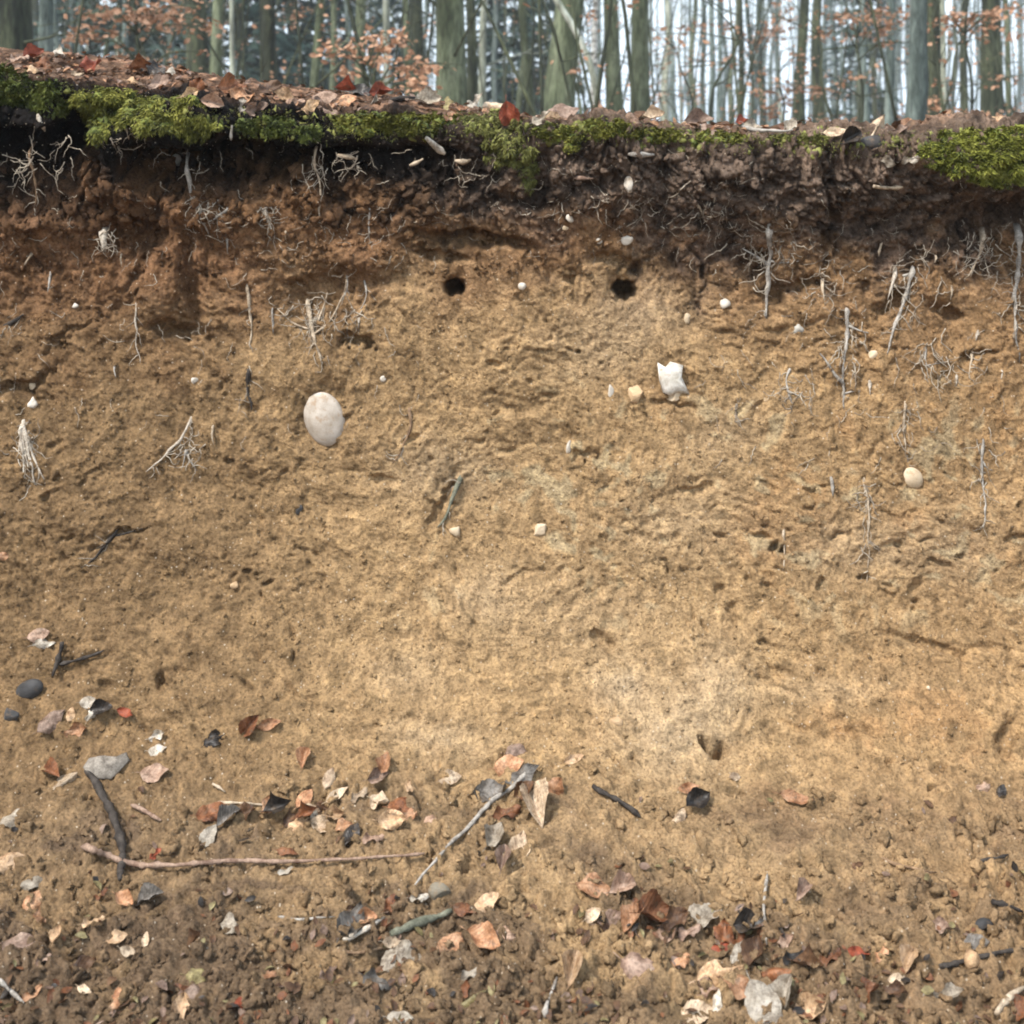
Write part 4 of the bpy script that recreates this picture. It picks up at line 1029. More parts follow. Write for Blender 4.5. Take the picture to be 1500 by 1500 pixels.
GL = [
    (231, 1078, 24, 20, 'white', 'torn', 'upper of two white leaf scraps on the lower left slope'),
    (231, 1101, 25, 10, 'white', 'flat', 'lower of two white leaf scraps on the lower left slope'),
    (227, 1135, 38, 5, 'pink', 'flat', 'flat pinkish oval leaf below the two white leaf scraps'),
    (92, 1148, 44, 35, 'cream', 'fold', 'folded cream leaf left of the grey bark chip'),
    (76, 1137, 34, -25, 'rust', 'fold', 'rusty leaf tucked beside the folded cream leaf'),
    (482, 1141, 26, 70, 'cream', 'cup', 'small cream leaf above the left leaf heap'),
    (447, 1113, 30, 75, 'orange', 'fold', 'orange folded leaf standing above the left leaf heap'),
    (14, 1266, 42, 20, 'tan', 'cup', 'round tan leaf at the left border beside the twig end'),
    (50, 1294, 40, 15, 'grey', 'slim', 'pale grey slim leaf below the round tan leaf at the left'),
    (46, 1326, 36, 60, 'orange', 'cup', 'upper of two orange leaves at the left border'),
    (57, 1348, 28, 100, 'orange', 'torn', 'lower of two orange leaves at the left border'),
    (183, 1322, 32, -30, 'orange', 'cup', 'orange leaf under the lower end of the dark curved stick'),
    (150, 1312, 22, 50, 'rust', 'torn', 'small rusty scrap left of the orange leaf under the dark stick'),
    (36, 1390, 60, -12, 'mauve', 'flat', 'large mauve leaf at the left border of the ground'),
    (62, 1408, 24, 30, 'pink', 'torn', 'small pink scrap at the corner of the large mauve leaf'),
    (86, 1373, 26, 70, 'tan', 'cup', 'small tan leaf right of the large mauve leaf'),
    (212, 1382, 28, 80, 'cream', 'slim', 'upright narrow cream leaf on the lower left ground'),
    (190, 1398, 29, -25, 'cream', 'slim', 'slanting narrow cream leaf beside the upright narrow one'),
    (172, 1375, 28, 15, 'tan', 'cup', 'tan leaf left of the upright narrow cream leaf'),
    (137, 1356, 30, 20, 'tan', 'torn', 'tan torn leaf below the orange leaf under the dark stick'),
    (286, 1383, 28, 50, 'brown', 'roll', 'curled brown leaf right of the upright narrow cream leaf'),
    (48, 1458, 32, 35, 'orange', 'slim', 'slim orange leaf near the bottom left corner'),
    (125, 1456, 28, -30, 'cream', 'slim', 'slim cream leaf right of the slim orange leaf'),
    (171, 1464, 28, 70, 'orange', 'torn', 'small orange scrap at the bottom left'),
    (278, 1462, 46, 20, 'mauve', 'flat', 'mauve leaf over a tan one at the bottom left'),
    (265, 1484, 42, 80, 'tan', 'torn', 'tan leaf under the mauve one at the bottom left'),
    (288, 1432, 34, -10, 'olive', 'flat', 'olive tan leaf just above the mauve leaf at the bottom left'),
    (358, 1470, 28, 15, 'red', 'cup', 'red-brown leaf at the bottom, left of centre'),
    (390, 1432, 28, 10, 'orange', 'torn', 'small pale orange scrap above the red-brown bottom leaf'),
    (310, 1195, 42, 15, 'rust', 'roll', 'rolled rusty leaf at the left end of the leaf heap'),
    (307, 1228, 34, 60, 'white', 'flat', 'whitish leaf under the rolled rusty leaf'),
    (336, 1202, 36, 35, 'slate', 'fold', 'dark folded leaf strip right of the rolled rusty leaf'),
    (228, 1252, 20, 40, 'red', 'torn', 'small red-brown scrap just above the long pinkish twig'),
    (420, 1249, 32, -12, 'rust', 'slim', 'slim rusty leaf lying right above the long pinkish twig'),
    (362, 1192, 32, 10, 'brown', 'roll', 'curled brown leaf in the middle of the left leaf heap'),
    (412, 1183, 44, 20, 'dark', 'roll', 'dark rolled leaf in the left leaf heap'),
    (392, 1180, 28, 60, 'orange', 'torn', 'orange scrap against the dark rolled leaf'),
    (446, 1172, 30, 50, 'orange', 'cup', 'orange cupped leaf at the top of the left leaf heap'),
    (462, 1186, 34, 10, 'cream', 'torn', 'cream torn leaf in the right half of the left heap'),
    (470, 1210, 34, -15, 'cream', 'cup', 'cream cupped leaf at the lower edge of the left heap'),
    (438, 1208, 36, 40, 'tan', 'cup', 'tan cupped leaf at the lower edge of the left heap'),
    (490, 1196, 32, 5, 'tan', 'roll', 'tan rolled leaf at the right end of the left heap'),
    (494, 1166, 34, 35, 'cream', 'slim', 'narrow curled cream leaf above the right end of the left heap'),
    (458, 1200, 20, 80, 'white', 'flat', 'small white scrap in the left leaf heap'),
    (420, 1279, 24, 20, 'white', 'slim', 'small white scrap under the long pinkish twig'),
    (222, 1320, 36, 25, 'slate', 'fold', 'dark bluish grey leaf right of the orange leaf under the stick'),
    (20, 1200, 34, 30, 'grey', 'cup', 'pale grey leaf at the left border above the round tan one'),
    (58, 931, 30, 15, 'pink', 'cup', 'upper of two pale pink leaves at the far left bank foot'),
    (65, 943, 32, 8, 'white', 'slim', 'lower of two pale pink leaves at the far left bank foot'),
    (75, 1058, 38, 40, 'mauve', 'cup', 'round mauve leaf below the dark bluish stone'),
    (105, 1046, 19, 70, 'tan', 'flat', 'tiny tan leaf right of the round mauve leaf'),
    (112, 1071, 32, 10, 'orange', 'torn', 'torn orange leaf below the tiny tan leaf'),
    (131, 1029, 24, 5, 'white', 'flat', 'upper white scrap beside the small dark leaf at the left'),
    (133, 1047, 20, 60, 'white', 'torn', 'lower white scrap beside the small dark leaf at the left'),
    (152, 1040, 34, 5, 'dark', 'cup', 'small dark leaf between white scraps and a red one'),
    (187, 1045, 28, -20, 'red', 'slim', 'narrow red leaf right of the small dark leaf'),
    (368, 1062, 34, 50, 'rust', 'fold', 'dark rusty leaf folded like a tent on the lower slope'),
    (394, 1062, 34, 12, 'orange', 'slim', 'orange strip leaf behind the folded tent-like rusty leaf'),
    (315, 1083, 32, 30, 'dark', 'roll', 'black curled leaf left of the folded tent-like rusty leaf'),
    (5, 815, 18, 5, 'orange', 'flat', 'tiny orange leaf at the left border, halfway down'),
    (564, 1122, 34, 75, 'orange', 'cup', 'orange leaf standing over a mauve one near the middle'),
    (552, 1140, 32, 20, 'mauve', 'cup', 'mauve leaf under the standing orange one near the middle'),
    (527, 1165, 26, 40, 'cream', 'torn', 'small cream leaf between the left heap and the mauve leaf'),
    (660, 1141, 32, 10, 'cream', 'cup', 'cream leaf alone left of the dark slate leaf'),
    (599, 1155, 19, 80, 'tan', 'torn', 'tiny tan scrap left of the long diagonal twig'),
    (557, 1182, 34, -15, 'cream', 'roll', 'curled cream leaf at the left of the small middle heap'),
    (588, 1184, 40, 10, 'rust', 'cup', 'rusty cupped leaf in the small middle heap'),
    (572, 1202, 40, 5, 'tan', 'roll', 'tan rolled leaf at the bottom of the small middle heap'),
    (629, 1202, 46, -45, 'pink', 'slim', 'pinkish white pointed leaf right of the small middle heap'),
    (745, 1123, 42, 15, 'orange', 'flat', 'flat orange leaf just above the dark slate leaf'),
    (757, 1102, 34, 5, 'mauve', 'flat', 'mauve leaf above the flat orange one'),
    (838, 1113, 32, 20, 'tan', 'slim', 'slim tan leaf right of the mauve leaf'),
    (766, 1139, 46, 30, 'slate', 'cup', 'dark slate leaf at the upper end of the diagonal twig'),
    (720, 1163, 48, 10, 'slate', 'flat', 'flat grey leaf left under the diagonal twig'),
    (783, 1184, 62, -70, 'cream', 'fold', 'long cream folded leaf hanging down below the dark slate leaf'),
    (811, 1160, 46, 60, 'orange', 'flat', 'round orange and mauve leaf right of the long cream folded leaf'),
    (742, 1191, 40, 20, 'rust', 'torn', 'rusty torn leaf between the twig and the long cream leaf'),
    (722, 1231, 46, 60, 'grey', 'cup', 'pale grey leaf below the diagonal twig'),
    (758, 1245, 46, 75, 'cream', 'cup', 'pinkish cream leaf right of the pale grey leaf'),
    (737, 1258, 34, 80, 'mauve', 'fold', 'mauve leaf wedged between the pale grey and the cream leaf'),
    (515, 1226, 36, 60, 'dark', 'cup', 'black curled leaf at the right end of the pinkish twig'),
    (546, 1232, 30, 10, 'pink', 'torn', 'small pink leaf right of the black curled leaf on the twig'),
    (615, 1315, 26, 10, 'white', 'torn', 'whitish scrap left of the grey stone'),
    (870, 1303, 50, -15, 'orange', 'cup', 'pale orange cupped leaf on the middle right ground'),
    (910, 1304, 44, 20, 'pink', 'fold', 'pinkish folded leaf touching the pale orange cupped one'),
    (575, 1326, 34, 40, 'rust', 'roll', 'rolled rusty leaf above the greenish thick stick'),
    (714, 1325, 38, 35, 'tan', 'cup', 'tan leaf right of the grey stone'),
    (683, 1338, 38, -20, 'rust', 'slim', 'slim red-brown leaf right of the greenish thick stick'),
    (514, 1356, 54, 55, 'slate', 'flat', 'large purple-grey leaf on the lower middle ground'),
    (540, 1345, 32, -5, 'orange', 'cup', 'small orange leaf at the corner of the purple-grey leaf'),
    (560, 1366, 44, 30, 'rust', 'torn', 'rusty orange torn leaf between two sticks'),
    (658, 1391, 54, 55, 'orange', 'flat', 'flat pointed orange leaf at the lower middle'),
    (707, 1381, 52, -25, 'orange', 'cup', 'orange leaf right of the flat pointed one'),
    (748, 1374, 46, -10, 'pink', 'torn', 'pink torn leaf right of two orange leaves'),
    (574, 1384, 32, 0, 'cream', 'slim', 'slim cream leaf under the greenish thick stick'),
    (590, 1408, 72, 30, 'grey', 'flat', 'broad faded grey leaf below the greenish thick stick'),
    (948, 1342, 64, 10, 'rust', 'cup', 'large dark rusty leaf hollow like a cave'),
    (930, 1352, 44, 50, 'orange', 'fold', 'orange inner leaf inside the dark cave-like one'),
    (867, 1341, 26, 35, 'cream', 'flat', 'small cream scrap below the pale orange cupped leaf'),
    (893, 1350, 40, 20, 'mauve', 'torn', 'dull mauve leaf left of the cave-like leaf'),
    (972, 1374, 44, 5, 'pink', 'torn', 'pinkish white torn leaf below the cave-like leaf'),
    (938, 1424, 64, -35, 'mauve', 'flat', 'large flat mauve leaf at the bottom right of centre'),
    (840, 1421, 46, 75, 'tan', 'fold', 'upright tan folded leaf left of the large flat mauve leaf'),
    (688, 1466, 60, 35, 'olive', 'roll', 'olive curled leaf strip at the bottom middle'),
    (555, 1441, 44, -15, 'slate', 'torn', 'dark purple torn leaf at the bottom, left of the olive strip'),
    (690, 1428, 28, 30, 'grey', 'torn', 'small grey scrap above the olive curled strip'),
    (685, 1452, 22, 70, 'rust', 'torn', 'tiny rusty scrap touching the olive curled strip'),
    (585, 1494, 34, 0, 'white', 'cup', 'white leaf cut by the bottom border, left of centre'),
    (992, 1200, 36, 60, 'cream', 'cup', 'bright cream leaf just left below the black leaf'),
    (1020, 1176, 42, 30, 'dark', 'cup', 'black shiny leaf alone on the right slope'),
    (1010, 1156, 30, 5, 'orange', 'slim', 'slim orange leaf above the black shiny leaf'),
    (1166, 1173, 46, -10, 'orange', 'slim', 'flat slim orange leaf alone on the right slope'),
    (1075, 1140, 18, 5, 'cream', 'flat', 'tiny pale leaf scrap on the right slope'),
    (1441, 1153, 22, 30, 'pink', 'torn', 'tiny pink scrap near the right border'),
    (1467, 1161, 20, 70, 'dark', 'cup', 'tiny dark leaf right of the tiny pink scrap'),
    (1176, 1310, 32, 50, 'mauve', 'fold', 'small greyish pink leaf right of the upright grey stalk'),
    (1098, 1362, 50, 5, 'dark', 'cup', 'black hood-like leaf beside the upright grey stalk'),
    (1107, 1400, 48, 75, 'brown', 'cup', 'dark brown cupped leaf below the black hood-like leaf'),
    (1080, 1396, 36, 65, 'white', 'slim', 'narrow white leaf left of the dark brown cupped leaf'),
    (1062, 1372, 40, 80, 'rust', 'roll', 'rusty standing leaf left of the black hood-like leaf'),
    (1030, 1350, 56, 20, 'grey', 'flat', 'broad pale grey leaf right of the cave-like leaf'),
    (1012, 1366, 34, 30, 'mauve', 'torn', 'mauve scrap under the broad pale grey leaf'),
    (1055, 1392, 28, 20, 'red', 'cup', 'small red leaf under the rusty standing leaf'),
    (1056, 1424, 70, 18, 'tan', 'slim', 'long tan leaf below the small red leaf'),
    (1028, 1450, 46, 10, 'pink', 'flat', 'squarish pinkish tan leaf under the long tan leaf'),
    (1120, 1478, 70, -60, 'white', 'flat', 'large whitish grey leaf at the bottom border'),
    (1155, 1460, 50, 75, 'grey', 'fold', 'beige grey leaf right of the large whitish one'),
    (1020, 1486, 46, 15, 'cream', 'flat', 'cream leaf at the bottom border, left of the whitish one'),
    (1052, 1471, 38, 85, 'white', 'slim', 'narrow upright white leaf between cream and whitish leaves'),
    (1218, 1408, 36, 40, 'rust', 'torn', 'rusty torn leaf left of the slim red leaf at the bottom right'),
    (1255, 1400, 32, -15, 'red', 'slim', 'slim red leaf at the bottom right'),
    (1292, 1398, 28, 60, 'orange', 'torn', 'small orange scrap right of the slim red leaf'),
    (1332, 1410, 38, 75, 'tan', 'fold', 'upright tan leaf left of the pale tan beechnut'),
    (1320, 1438, 42, 5, 'cream', 'slim', 'cream strip at the foot of the upright tan leaf'),
    (1375, 1362, 36, -20, 'mauve', 'torn', 'dull mauve scrap left of the small bluish stone'),
    (1430, 1386, 36, 10, 'slate', 'flat', 'slate grey leaf behind the pale tan beechnut'),
    (1275, 1458, 42, 15, 'rust', 'roll', 'rusty rolled leaf below the slim red leaf at the bottom right'),
    (1312, 1456, 36, -20, 'brown', 'torn', 'brown torn leaf right of the rusty rolled leaf at the bottom right'),
    (1490, 1478, 46, 30, 'rust', 'cup', 'dark rusty leaf under the pale arched stick'),
    (1160, 1405, 40, 15, 'dark', 'torn', 'black torn leaf right of the dark brown cupped leaf'),
    (1185, 1420, 44, -10, 'brown', 'roll', 'brown curled leaf left of the rusty torn leaf'),
    (1148, 1382, 30, 25, 'pink', 'torn', 'small pinkish scrap right of the black hood-like leaf'),
    (1380, 1462, 60, 10, 'grey', 'torn', 'dull grey torn leaf at the bottom right'),
    (1258, 1268, 26, 40, 'brown', 'torn', 'tiny brown scrap left of the thin brown twig'),
    (480, 1090 + 340, 30, 30, 'mauve', 'torn', 'dull mauve scrap left of the dark purple torn leaf'),
    (452, 1195, 34, 25, 'rust', 'roll', 'dark rusty leaf deep in the middle of the left leaf heap'),
    (478, 1186, 30, -30, 'brown', 'torn', 'brown torn leaf between cream ones in the left heap'),
    (428, 1196, 32, 60, 'brown', 'cup', 'brown cupped leaf right of the dark rolled one in the heap'),
    (505, 1212, 30, 15, 'orange', 'torn', 'orange torn leaf just above the black curled leaf on the twig'),
    (600, 1196, 30, -20, 'orange', 'torn', 'pale orange scrap at the right of the small middle heap'),
    (768, 1160, 36, 40, 'brown', 'cup', 'brown cupped leaf directly under the dark slate leaf'),
    (985, 1352, 46, 25, 'brown', 'torn', 'brown torn leaf between the cave-like and broad grey leaves'),
    (1085, 1380, 40, 50, 'rust', 'torn', 'rusty leaf wedged under the black hood-like leaf'),
    (1135, 1425, 46, 10, 'rust', 'cup', 'rusty cupped leaf below the black torn leaf'),
    (1085, 1448, 48, -15, 'orange', 'cup', 'orange cupped leaf right of the squarish pinkish tan leaf'),
    (990, 1415, 44, 30, 'orange', 'torn', 'orange torn leaf right of the large flat mauve leaf'),
    (1190, 1480, 50, 20, 'tan', 'cup', 'tan cupped leaf at the bottom border right of centre'),
    (118, 1418, 40, 15, 'brown', 'torn', 'brown decayed leaf left of the slanting cream one'),
    (335, 1360, 40, -20, 'grey', 'torn', 'dull grey decayed leaf right of the curled brown one'),
]
for k, (px, py, sz, an, colr, shp, lab) in enumerate(GL):
    leaf(px, py, sz, an, colr, shp, lab, flip=(k % 5 == 3))

TL = [
    (48, 86, 36, 20, 'red', 'cup', 'red-brown leaf on the edge left of the pale lilac leaf'),
    (28, 92, 28, 10, 'pink', 'torn', 'dull pink leaf at the far left of the edge'),
    (66, 97, 34, -15, 'rust', 'roll', 'rusty rolled leaf on the edge under the pale lilac leaf'),
    (92, 92, 42, 25, 'mauve', 'cup', 'pale lilac leaf on the edge at far left'),
    (88, 82, 24, 60, 'white', 'torn', 'white scrap standing behind the pale lilac leaf'),
    (115, 111, 17, 10, 'cream', 'flat', 'small bright cream scrap in front of the lilac leaf'),
    (48, 106, 18, 0, 'tan', 'torn', 'small tan scrap on the far left moss'),
    (133, 104, 36, 15, 'red', 'roll', 'red-brown rolled leaf right of the small cream scrap'),
    (205, 104, 34, 10, 'rust', 'roll', 'rusty leaf left of the dark arched leaf on the edge'),
    (226, 108, 36, -40, 'dark', 'roll', 'dark arched leaf on the bank edge'),
    (250, 108, 20, 70, 'white', 'flat', 'small white scrap standing right of the dark arched leaf'),
    (286, 132, 34, 65, 'rust', 'roll', 'curled rusty leaf on the leafy slope above the shaggy moss'),
    (275, 140, 28, 20, 'tan', 'torn', 'tan leaf left of the curled rusty leaf on the slope'),
    (333, 137, 50, 5, 'rust', 'cup', 'broad rusty leaf on the leafy slope, right of the curled one'),
    (350, 146, 38, -10, 'orange', 'flat', 'pale orange leaf under the broad rusty leaf'),
    (352, 157, 22, 80, 'white', 'torn', 'white scrap below the pale orange leaf on the slope'),
    (393, 135, 38, 10, 'brown', 'roll', 'dark brown leaf on the edge right of the broad rusty leaf'),
    (415, 146, 32, -20, 'tan', 'cup', 'tan leaf under the dark brown edge leaf'),
    (432, 152, 34, 30, 'pink', 'torn', 'pinkish leaf on the slope above the forked root'),
    (378, 160, 34, 15, 'mauve', 'torn', 'mauve leaf at the lower rim of the leafy slope'),
    (310, 152, 32, -15, 'pink', 'fold', 'pinkish folded leaf above the shaggy moss end'),
    (232, 128, 36, 10, 'mauve', 'torn', 'mauve leaf below the dark arched leaf'),
    (200, 124, 30, -20, 'tan', 'torn', 'tan leaf in the litter above the shaggy moss'),
    (475, 148, 36, 10, 'pink', 'cup', 'pale pink leaf on the edge left of the red and dark leaves'),
    (506, 152, 34, 15, 'orange', 'cup', 'orange leaf on the edge above the dense moss strip'),
    (503, 138, 32, -5, 'red', 'roll', 'dark red rolled leaf behind the orange edge leaf'),
    (528, 139, 40, 5, 'dark', 'cup', 'dark arched leaf right of the dark red rolled leaf'),
    (543, 147, 30, 60, 'white', 'fold', 'pale folded leaf right of the dark arched one'),
    (560, 142, 36, 10, 'red', 'cup', 'bright red-brown leaf left of the dark edge twig'),
    (455, 158, 30, 25, 'tan', 'torn', 'tan leaf at the rim above the forked root'),
    (480, 166, 30, -15, 'mauve', 'torn', 'mauve leaf at the left end of the dense moss strip'),
    (625, 152, 40, 5, 'grey', 'cup', 'greyish tan leaf on the edge below the stout beech'),
    (654, 158, 30, 80, 'olive', 'torn', 'olive leaf on the edge below the stout beech'),
    (697, 152, 30, 40, 'white', 'torn', 'white torn leaf on the edge right of the stout beech'),
    (722, 155, 34, 5, 'cream', 'cup', 'pinkish cream leaf left of the standing red-brown leaf'),
    (822, 172, 52, 15, 'mauve', 'flat', 'brownish mauve leaf on the edge left of the rounded moss'),
    (795, 176, 30, 30, 'grey', 'torn', 'pale grey leaf right of the standing red-brown leaf'),
    (959, 175, 34, 10, 'cream', 'cup', 'cream leaf on the edge right of the rounded moss'),
    (925, 180, 30, -10, 'pink', 'torn', 'pinkish leaf on the rounded moss cushion end'),
    (1024, 182, 42, 5, 'mauve', 'cup', 'dark mauve leaf on the edge left of the red leaf'),
    (1087, 184, 26, 15, 'red', 'cup', 'small bright red leaf on the bank edge right of centre'),
    (1110, 192, 38, -15, 'grey', 'torn', 'pale grey leaf below the small bright red leaf'),
    (1136, 186, 44, 20, 'brown', 'fold', 'dark brown tent-like leaf on the edge right of the red one'),
    (1158, 192, 30, 40, 'white', 'torn', 'white leaf right of the dark brown tent-like leaf'),
    (1245, 204, 34, 30, 'dark', 'fold', 'black triangular leaf left of the dark bluish edge stone'),
    (1225, 197, 34, 5, 'cream', 'slim', 'slim cream leaf behind the black triangular leaf'),
    (1283, 190, 42, 60, 'cream', 'fold', 'big pale pink and yellow leaf standing behind the bluish stone'),
    (1312, 196, 36, 10, 'mauve', 'torn', 'mauve leaf right of the big pale standing leaf'),
    (1332, 190, 34, 30, 'brown', 'cup', 'brown leaf at the foot of the smooth grey-green trunk'),
    (1335, 233, 26, 15, 'white', 'torn', 'white scrap left of the bright moss corner'),
    (1300, 238, 24, -15, 'grey', 'torn', 'grey scrap below the dark bluish edge stone'),
]
for k, (px, py, sz, an, colr, shp, lab) in enumerate(TL):
    leaf(px, py, sz, an, colr, shp, lab, group='fallen leaves along the bank edge', face=0.45, lift=0.010, flip=(k % 4 == 2))
leaf(745, 172, 44, -80, 'red', 'fold', 'red-brown leaf standing upright on the edge between two moss patches', group='fallen leaves along the bank edge', face=0.9, lift=0.015)

# bark chip, beechnut
def bark_chip(px, py, w, h, ang, label):
    p, nn, _ = hit(px, py); sc = scale_at(p)
    r_ = np.random.default_rng(3)
    out = np.array([(-.5, .1), (-.38, .42), (-.1, .5), (.2, .38), (.42, .5), (.5, .2), (.3, -.2), (.12, -.5), (-.15, -.42), (-.4, -.2)])
    n = len(out); V = []
    for z, s in ((0.05, .9), (.11, 1), (.17, .93)):
        for k, (a, b) in enumerate(out):
            V.append((a * w * sc * s, b * h * sc * s, (z + .05 * math.sin(k * 2.1)) * h * sc))
    V.append((0, 0, .24 * h * sc)); V.append((0, 0, 0))
    Q = [(l * n + k, l * n + (k + 1) % n, (l + 1) * n + (k + 1) % n, (l + 1) * n + k) for l in (0, 1) for k in range(n)]
    T = [(2 * n + k, 2 * n + (k + 1) % n, 3 * n) for k in range(n)] + [((k + 1) % n, k, 3 * n + 1) for k in range(n)]
    o = link('bark_chip', mesh_np('bark_chip', np.array(V), [np.array(Q), np.array(T)], False), ROOT['bark'])
    d = pray(px, py); nn = (nn * .5 - d * .5).normalized()
    t = Vector((math.cos(R(ang)), 0, math.sin(R(ang)))); t = (t - nn * t.dot(nn)).normalized(); b = nn.cross(t)
    o.matrix_world = Matrix.Translation(p + nn * .002) @ Matrix(((t.x, b.x, nn.x), (t.y, b.y, nn.y), (t.z, b.z, nn.z))).to_4x4()
    return tag(o, label, 'bark')
bark_chip(156, 1126, 66, 36, 12, 'light grey bark chip at the upper end of the dark curved stick')

def beechnut(px, py, w, label):
    p, nn, _ = hit(px, py); sc = scale_at(p)
    prof_ = [(-.5, .02), (-.38, .22), (-.15, .36), (.1, .36), (.3, .22), (.44, .08), (.5, .01)]
    V = []; S_ = 9
    for t, r in prof_:
        for k in range(S_):
            a = 2 * math.pi * k / S_
            rr = r * (1 + .14 * math.cos(3 * a))
            V.append((rr * math.cos(a) * w * sc, rr * math.sin(a) * w * sc, t * w * sc))
    Q = [(l * S_ + k, l * S_ + (k + 1) % S_, (l + 1) * S_ + (k + 1) % S_, (l + 1) * S_ + k) for l in range(len(prof_) - 1) for k in range(S_)]
    o = link('beechnut', mesh_np('beechnut', np.array(V), np.array(Q)), ROOT['nut'])
    o.location = p + nn * .2 * w * sc; o.rotation_euler = (R(25), R(15), 0)
    return tag(o, label, 'nut')
beechnut(1425, 1411, 34, 'pale tan beechnut on the ground at the right')

# ------------------------------------------------------------------ soil clods and crumbs, hair roots, leaf litter: too many and too small to pick apart
ICO0 = icosphere(0)
def soil_bits(name, n, sampler, rmin, rmax, label, seed):
    r_ = np.random.default_rng(seed); mb = MB(); cols = []
    v0, f0 = ICO1
    cnt = 0; tries = 0
    while cnt < n and tries < n * 5:
        tries += 1
        px, py, ok = sampler(r_)
        if not ok: continue
        p, nn, idx = hit(px, py)
        if idx is None: continue
        rad = rmin + (rmax - rmin) * r_.random() ** 4.5
        v0, f0 = ICO0 if rad < .0042 else ICO1
        v = v0 * np.clip(1 + .34 * r_.normal(0, 1, (len(v0), 1)), .35, 1.7) * rad * np.array([1, r_.uniform(.5, 1), r_.uniform(.35, .75)])
        q, _ = np.linalg.qr(r_.normal(0, 1, (3, 3)))
        mb.add(v @ q + np.array(p + nn * rad * .12), None, f0)
        c = subC[subF[idx][0]] * r_.uniform(.75, 1.25)
        cols.append(np.repeat(np.append(c, 1)[None], len(v0), 0)); cnt += 1
    me = mb.mesh(name, smooth=False)
    a = me.color_attributes.new('soil_color', 'FLOAT_COLOR', 'POINT')
    a.data.foreach_set('color', np.vstack(cols).astype(np.float32).ravel())
    return tag(link(name, me, SOIL), label, 'soil', kind='stuff')
def s_ground(r_):
    px = r_.uniform(-60, 1560); py = 1120 + 390 * r_.random() ** .75
    c = float(gnoise(np.array([px / 110.]), np.array([py / 70.]), 77)[0])
    return px, py, c > -.15 - (py - 1250) / 700
def s_top(r_):
    px = r_.uniform(-40, 1540); py = r_.uniform(205, 400)
    return px, py, True
def s_rim(r_):
    px = r_.uniform(-40, 640); py = r_.uniform(222, 330)
    return px, py, float(gnoise(np.array([px / 40.]), np.array([py / 30.]), 79)[0]) > -.1
def s_face(r_):
    px = r_.uniform(-40, 1540); py = r_.uniform(400, 1130)
    return px, py, True
soil_bits('soil_clods', 4200, s_ground, .0014, .012, 'loose crumbs and clods of brown soil on the ground', 1)
soil_bits('topsoil_crumbs', 5200, s_top, .0016, .0085, 'loose crumbs of dark topsoil under the bank edge', 2)
soil_bits('topsoil_lumps', 900, s_rim, .003, .020, 'ragged lumps of dark brown earth under the moss on the left', 4)
soil_bits('subsoil_crumbs', 9000, s_face, .0011, .0048, 'small crumbs sticking to the ochre face', 3)

mb = MB(); r_ = np.random.default_rng(55)
def strand(px, py, L, a, w, lift):
    pts = [(px, py)]
    for z in range(4):
        a += r_.normal(0, .5); pts.append((pts[-1][0] + L / 4 * math.cos(a), pts[-1][1] - L / 4 * math.sin(a)))
    P = along(pts, w, lift, n=9, jitter=.8)
    P[:, 1] -= np.linspace(0, 1, 9) * r_.uniform(0, .012)
    V, Q, T = tube(P, w * .5 * .00133 * np.linspace(1, .4, 9), 4); mb.add(V, Q, T)
TUFT = [(465, 455, 50, 34, 46), (300, 300, 50, 22, 26), (390, 310, 26, 22, 16), (465, 250, 24, 34, 14), (60, 230, 60, 40, 26), (180, 200, 40, 16, 14), (510, 235, 30, 14, 12), (160, 345, 20, 20, 10),
        (1125, 370, 46, 50, 36), (1330, 410, 40, 50, 30), (1440, 370, 50, 30, 24), (1490, 440, 14, 70, 20), (1240, 510, 26, 50, 26), (1170, 560, 20, 30, 12), (1370, 520, 40, 30, 22), (1270, 740, 16, 50, 14),
        (1440, 690, 14, 50, 10), (40, 650, 26, 40, 26), (275, 650, 24, 30, 12), (1330, 620, 12, 40, 8), (1210, 400, 20, 30, 14), (950, 290, 60, 40, 18), (1050, 300, 70, 40, 26), (830, 290, 60, 30, 12), (700, 260, 50, 30, 10)]
for (cx, cy, rx, ry, n) in TUFT:
    for k in range(n):
        strand(cx + r_.normal(0, .5) * rx, cy + r_.normal(0, .5) * ry, r_.uniform(14, 46), r_.normal(-1.57, .7), r_.uniform(.9, 2.3), r_.random() * 2.5)
for k in range(420):
    z = r_.random()
    if z < .5: px, py = r_.uniform(-20, 1520), r_.uniform(210, 380)
    elif z < .78: px, py = r_.uniform(1030, 1520), r_.uniform(320, 680)
    else: px, py = r_.uniform(-20, 620), r_.uniform(320, 640)
    strand(px, py, r_.uniform(8, 34), r_.normal(-1.57, .9), r_.uniform(.7, 1.6), r_.random() * 2.0)
tag(link('hair_roots', mb.mesh('hair_roots'), ROOT['hair']), 'fine pale hair roots in the upper part of the bank', 'roots', kind='stuff')

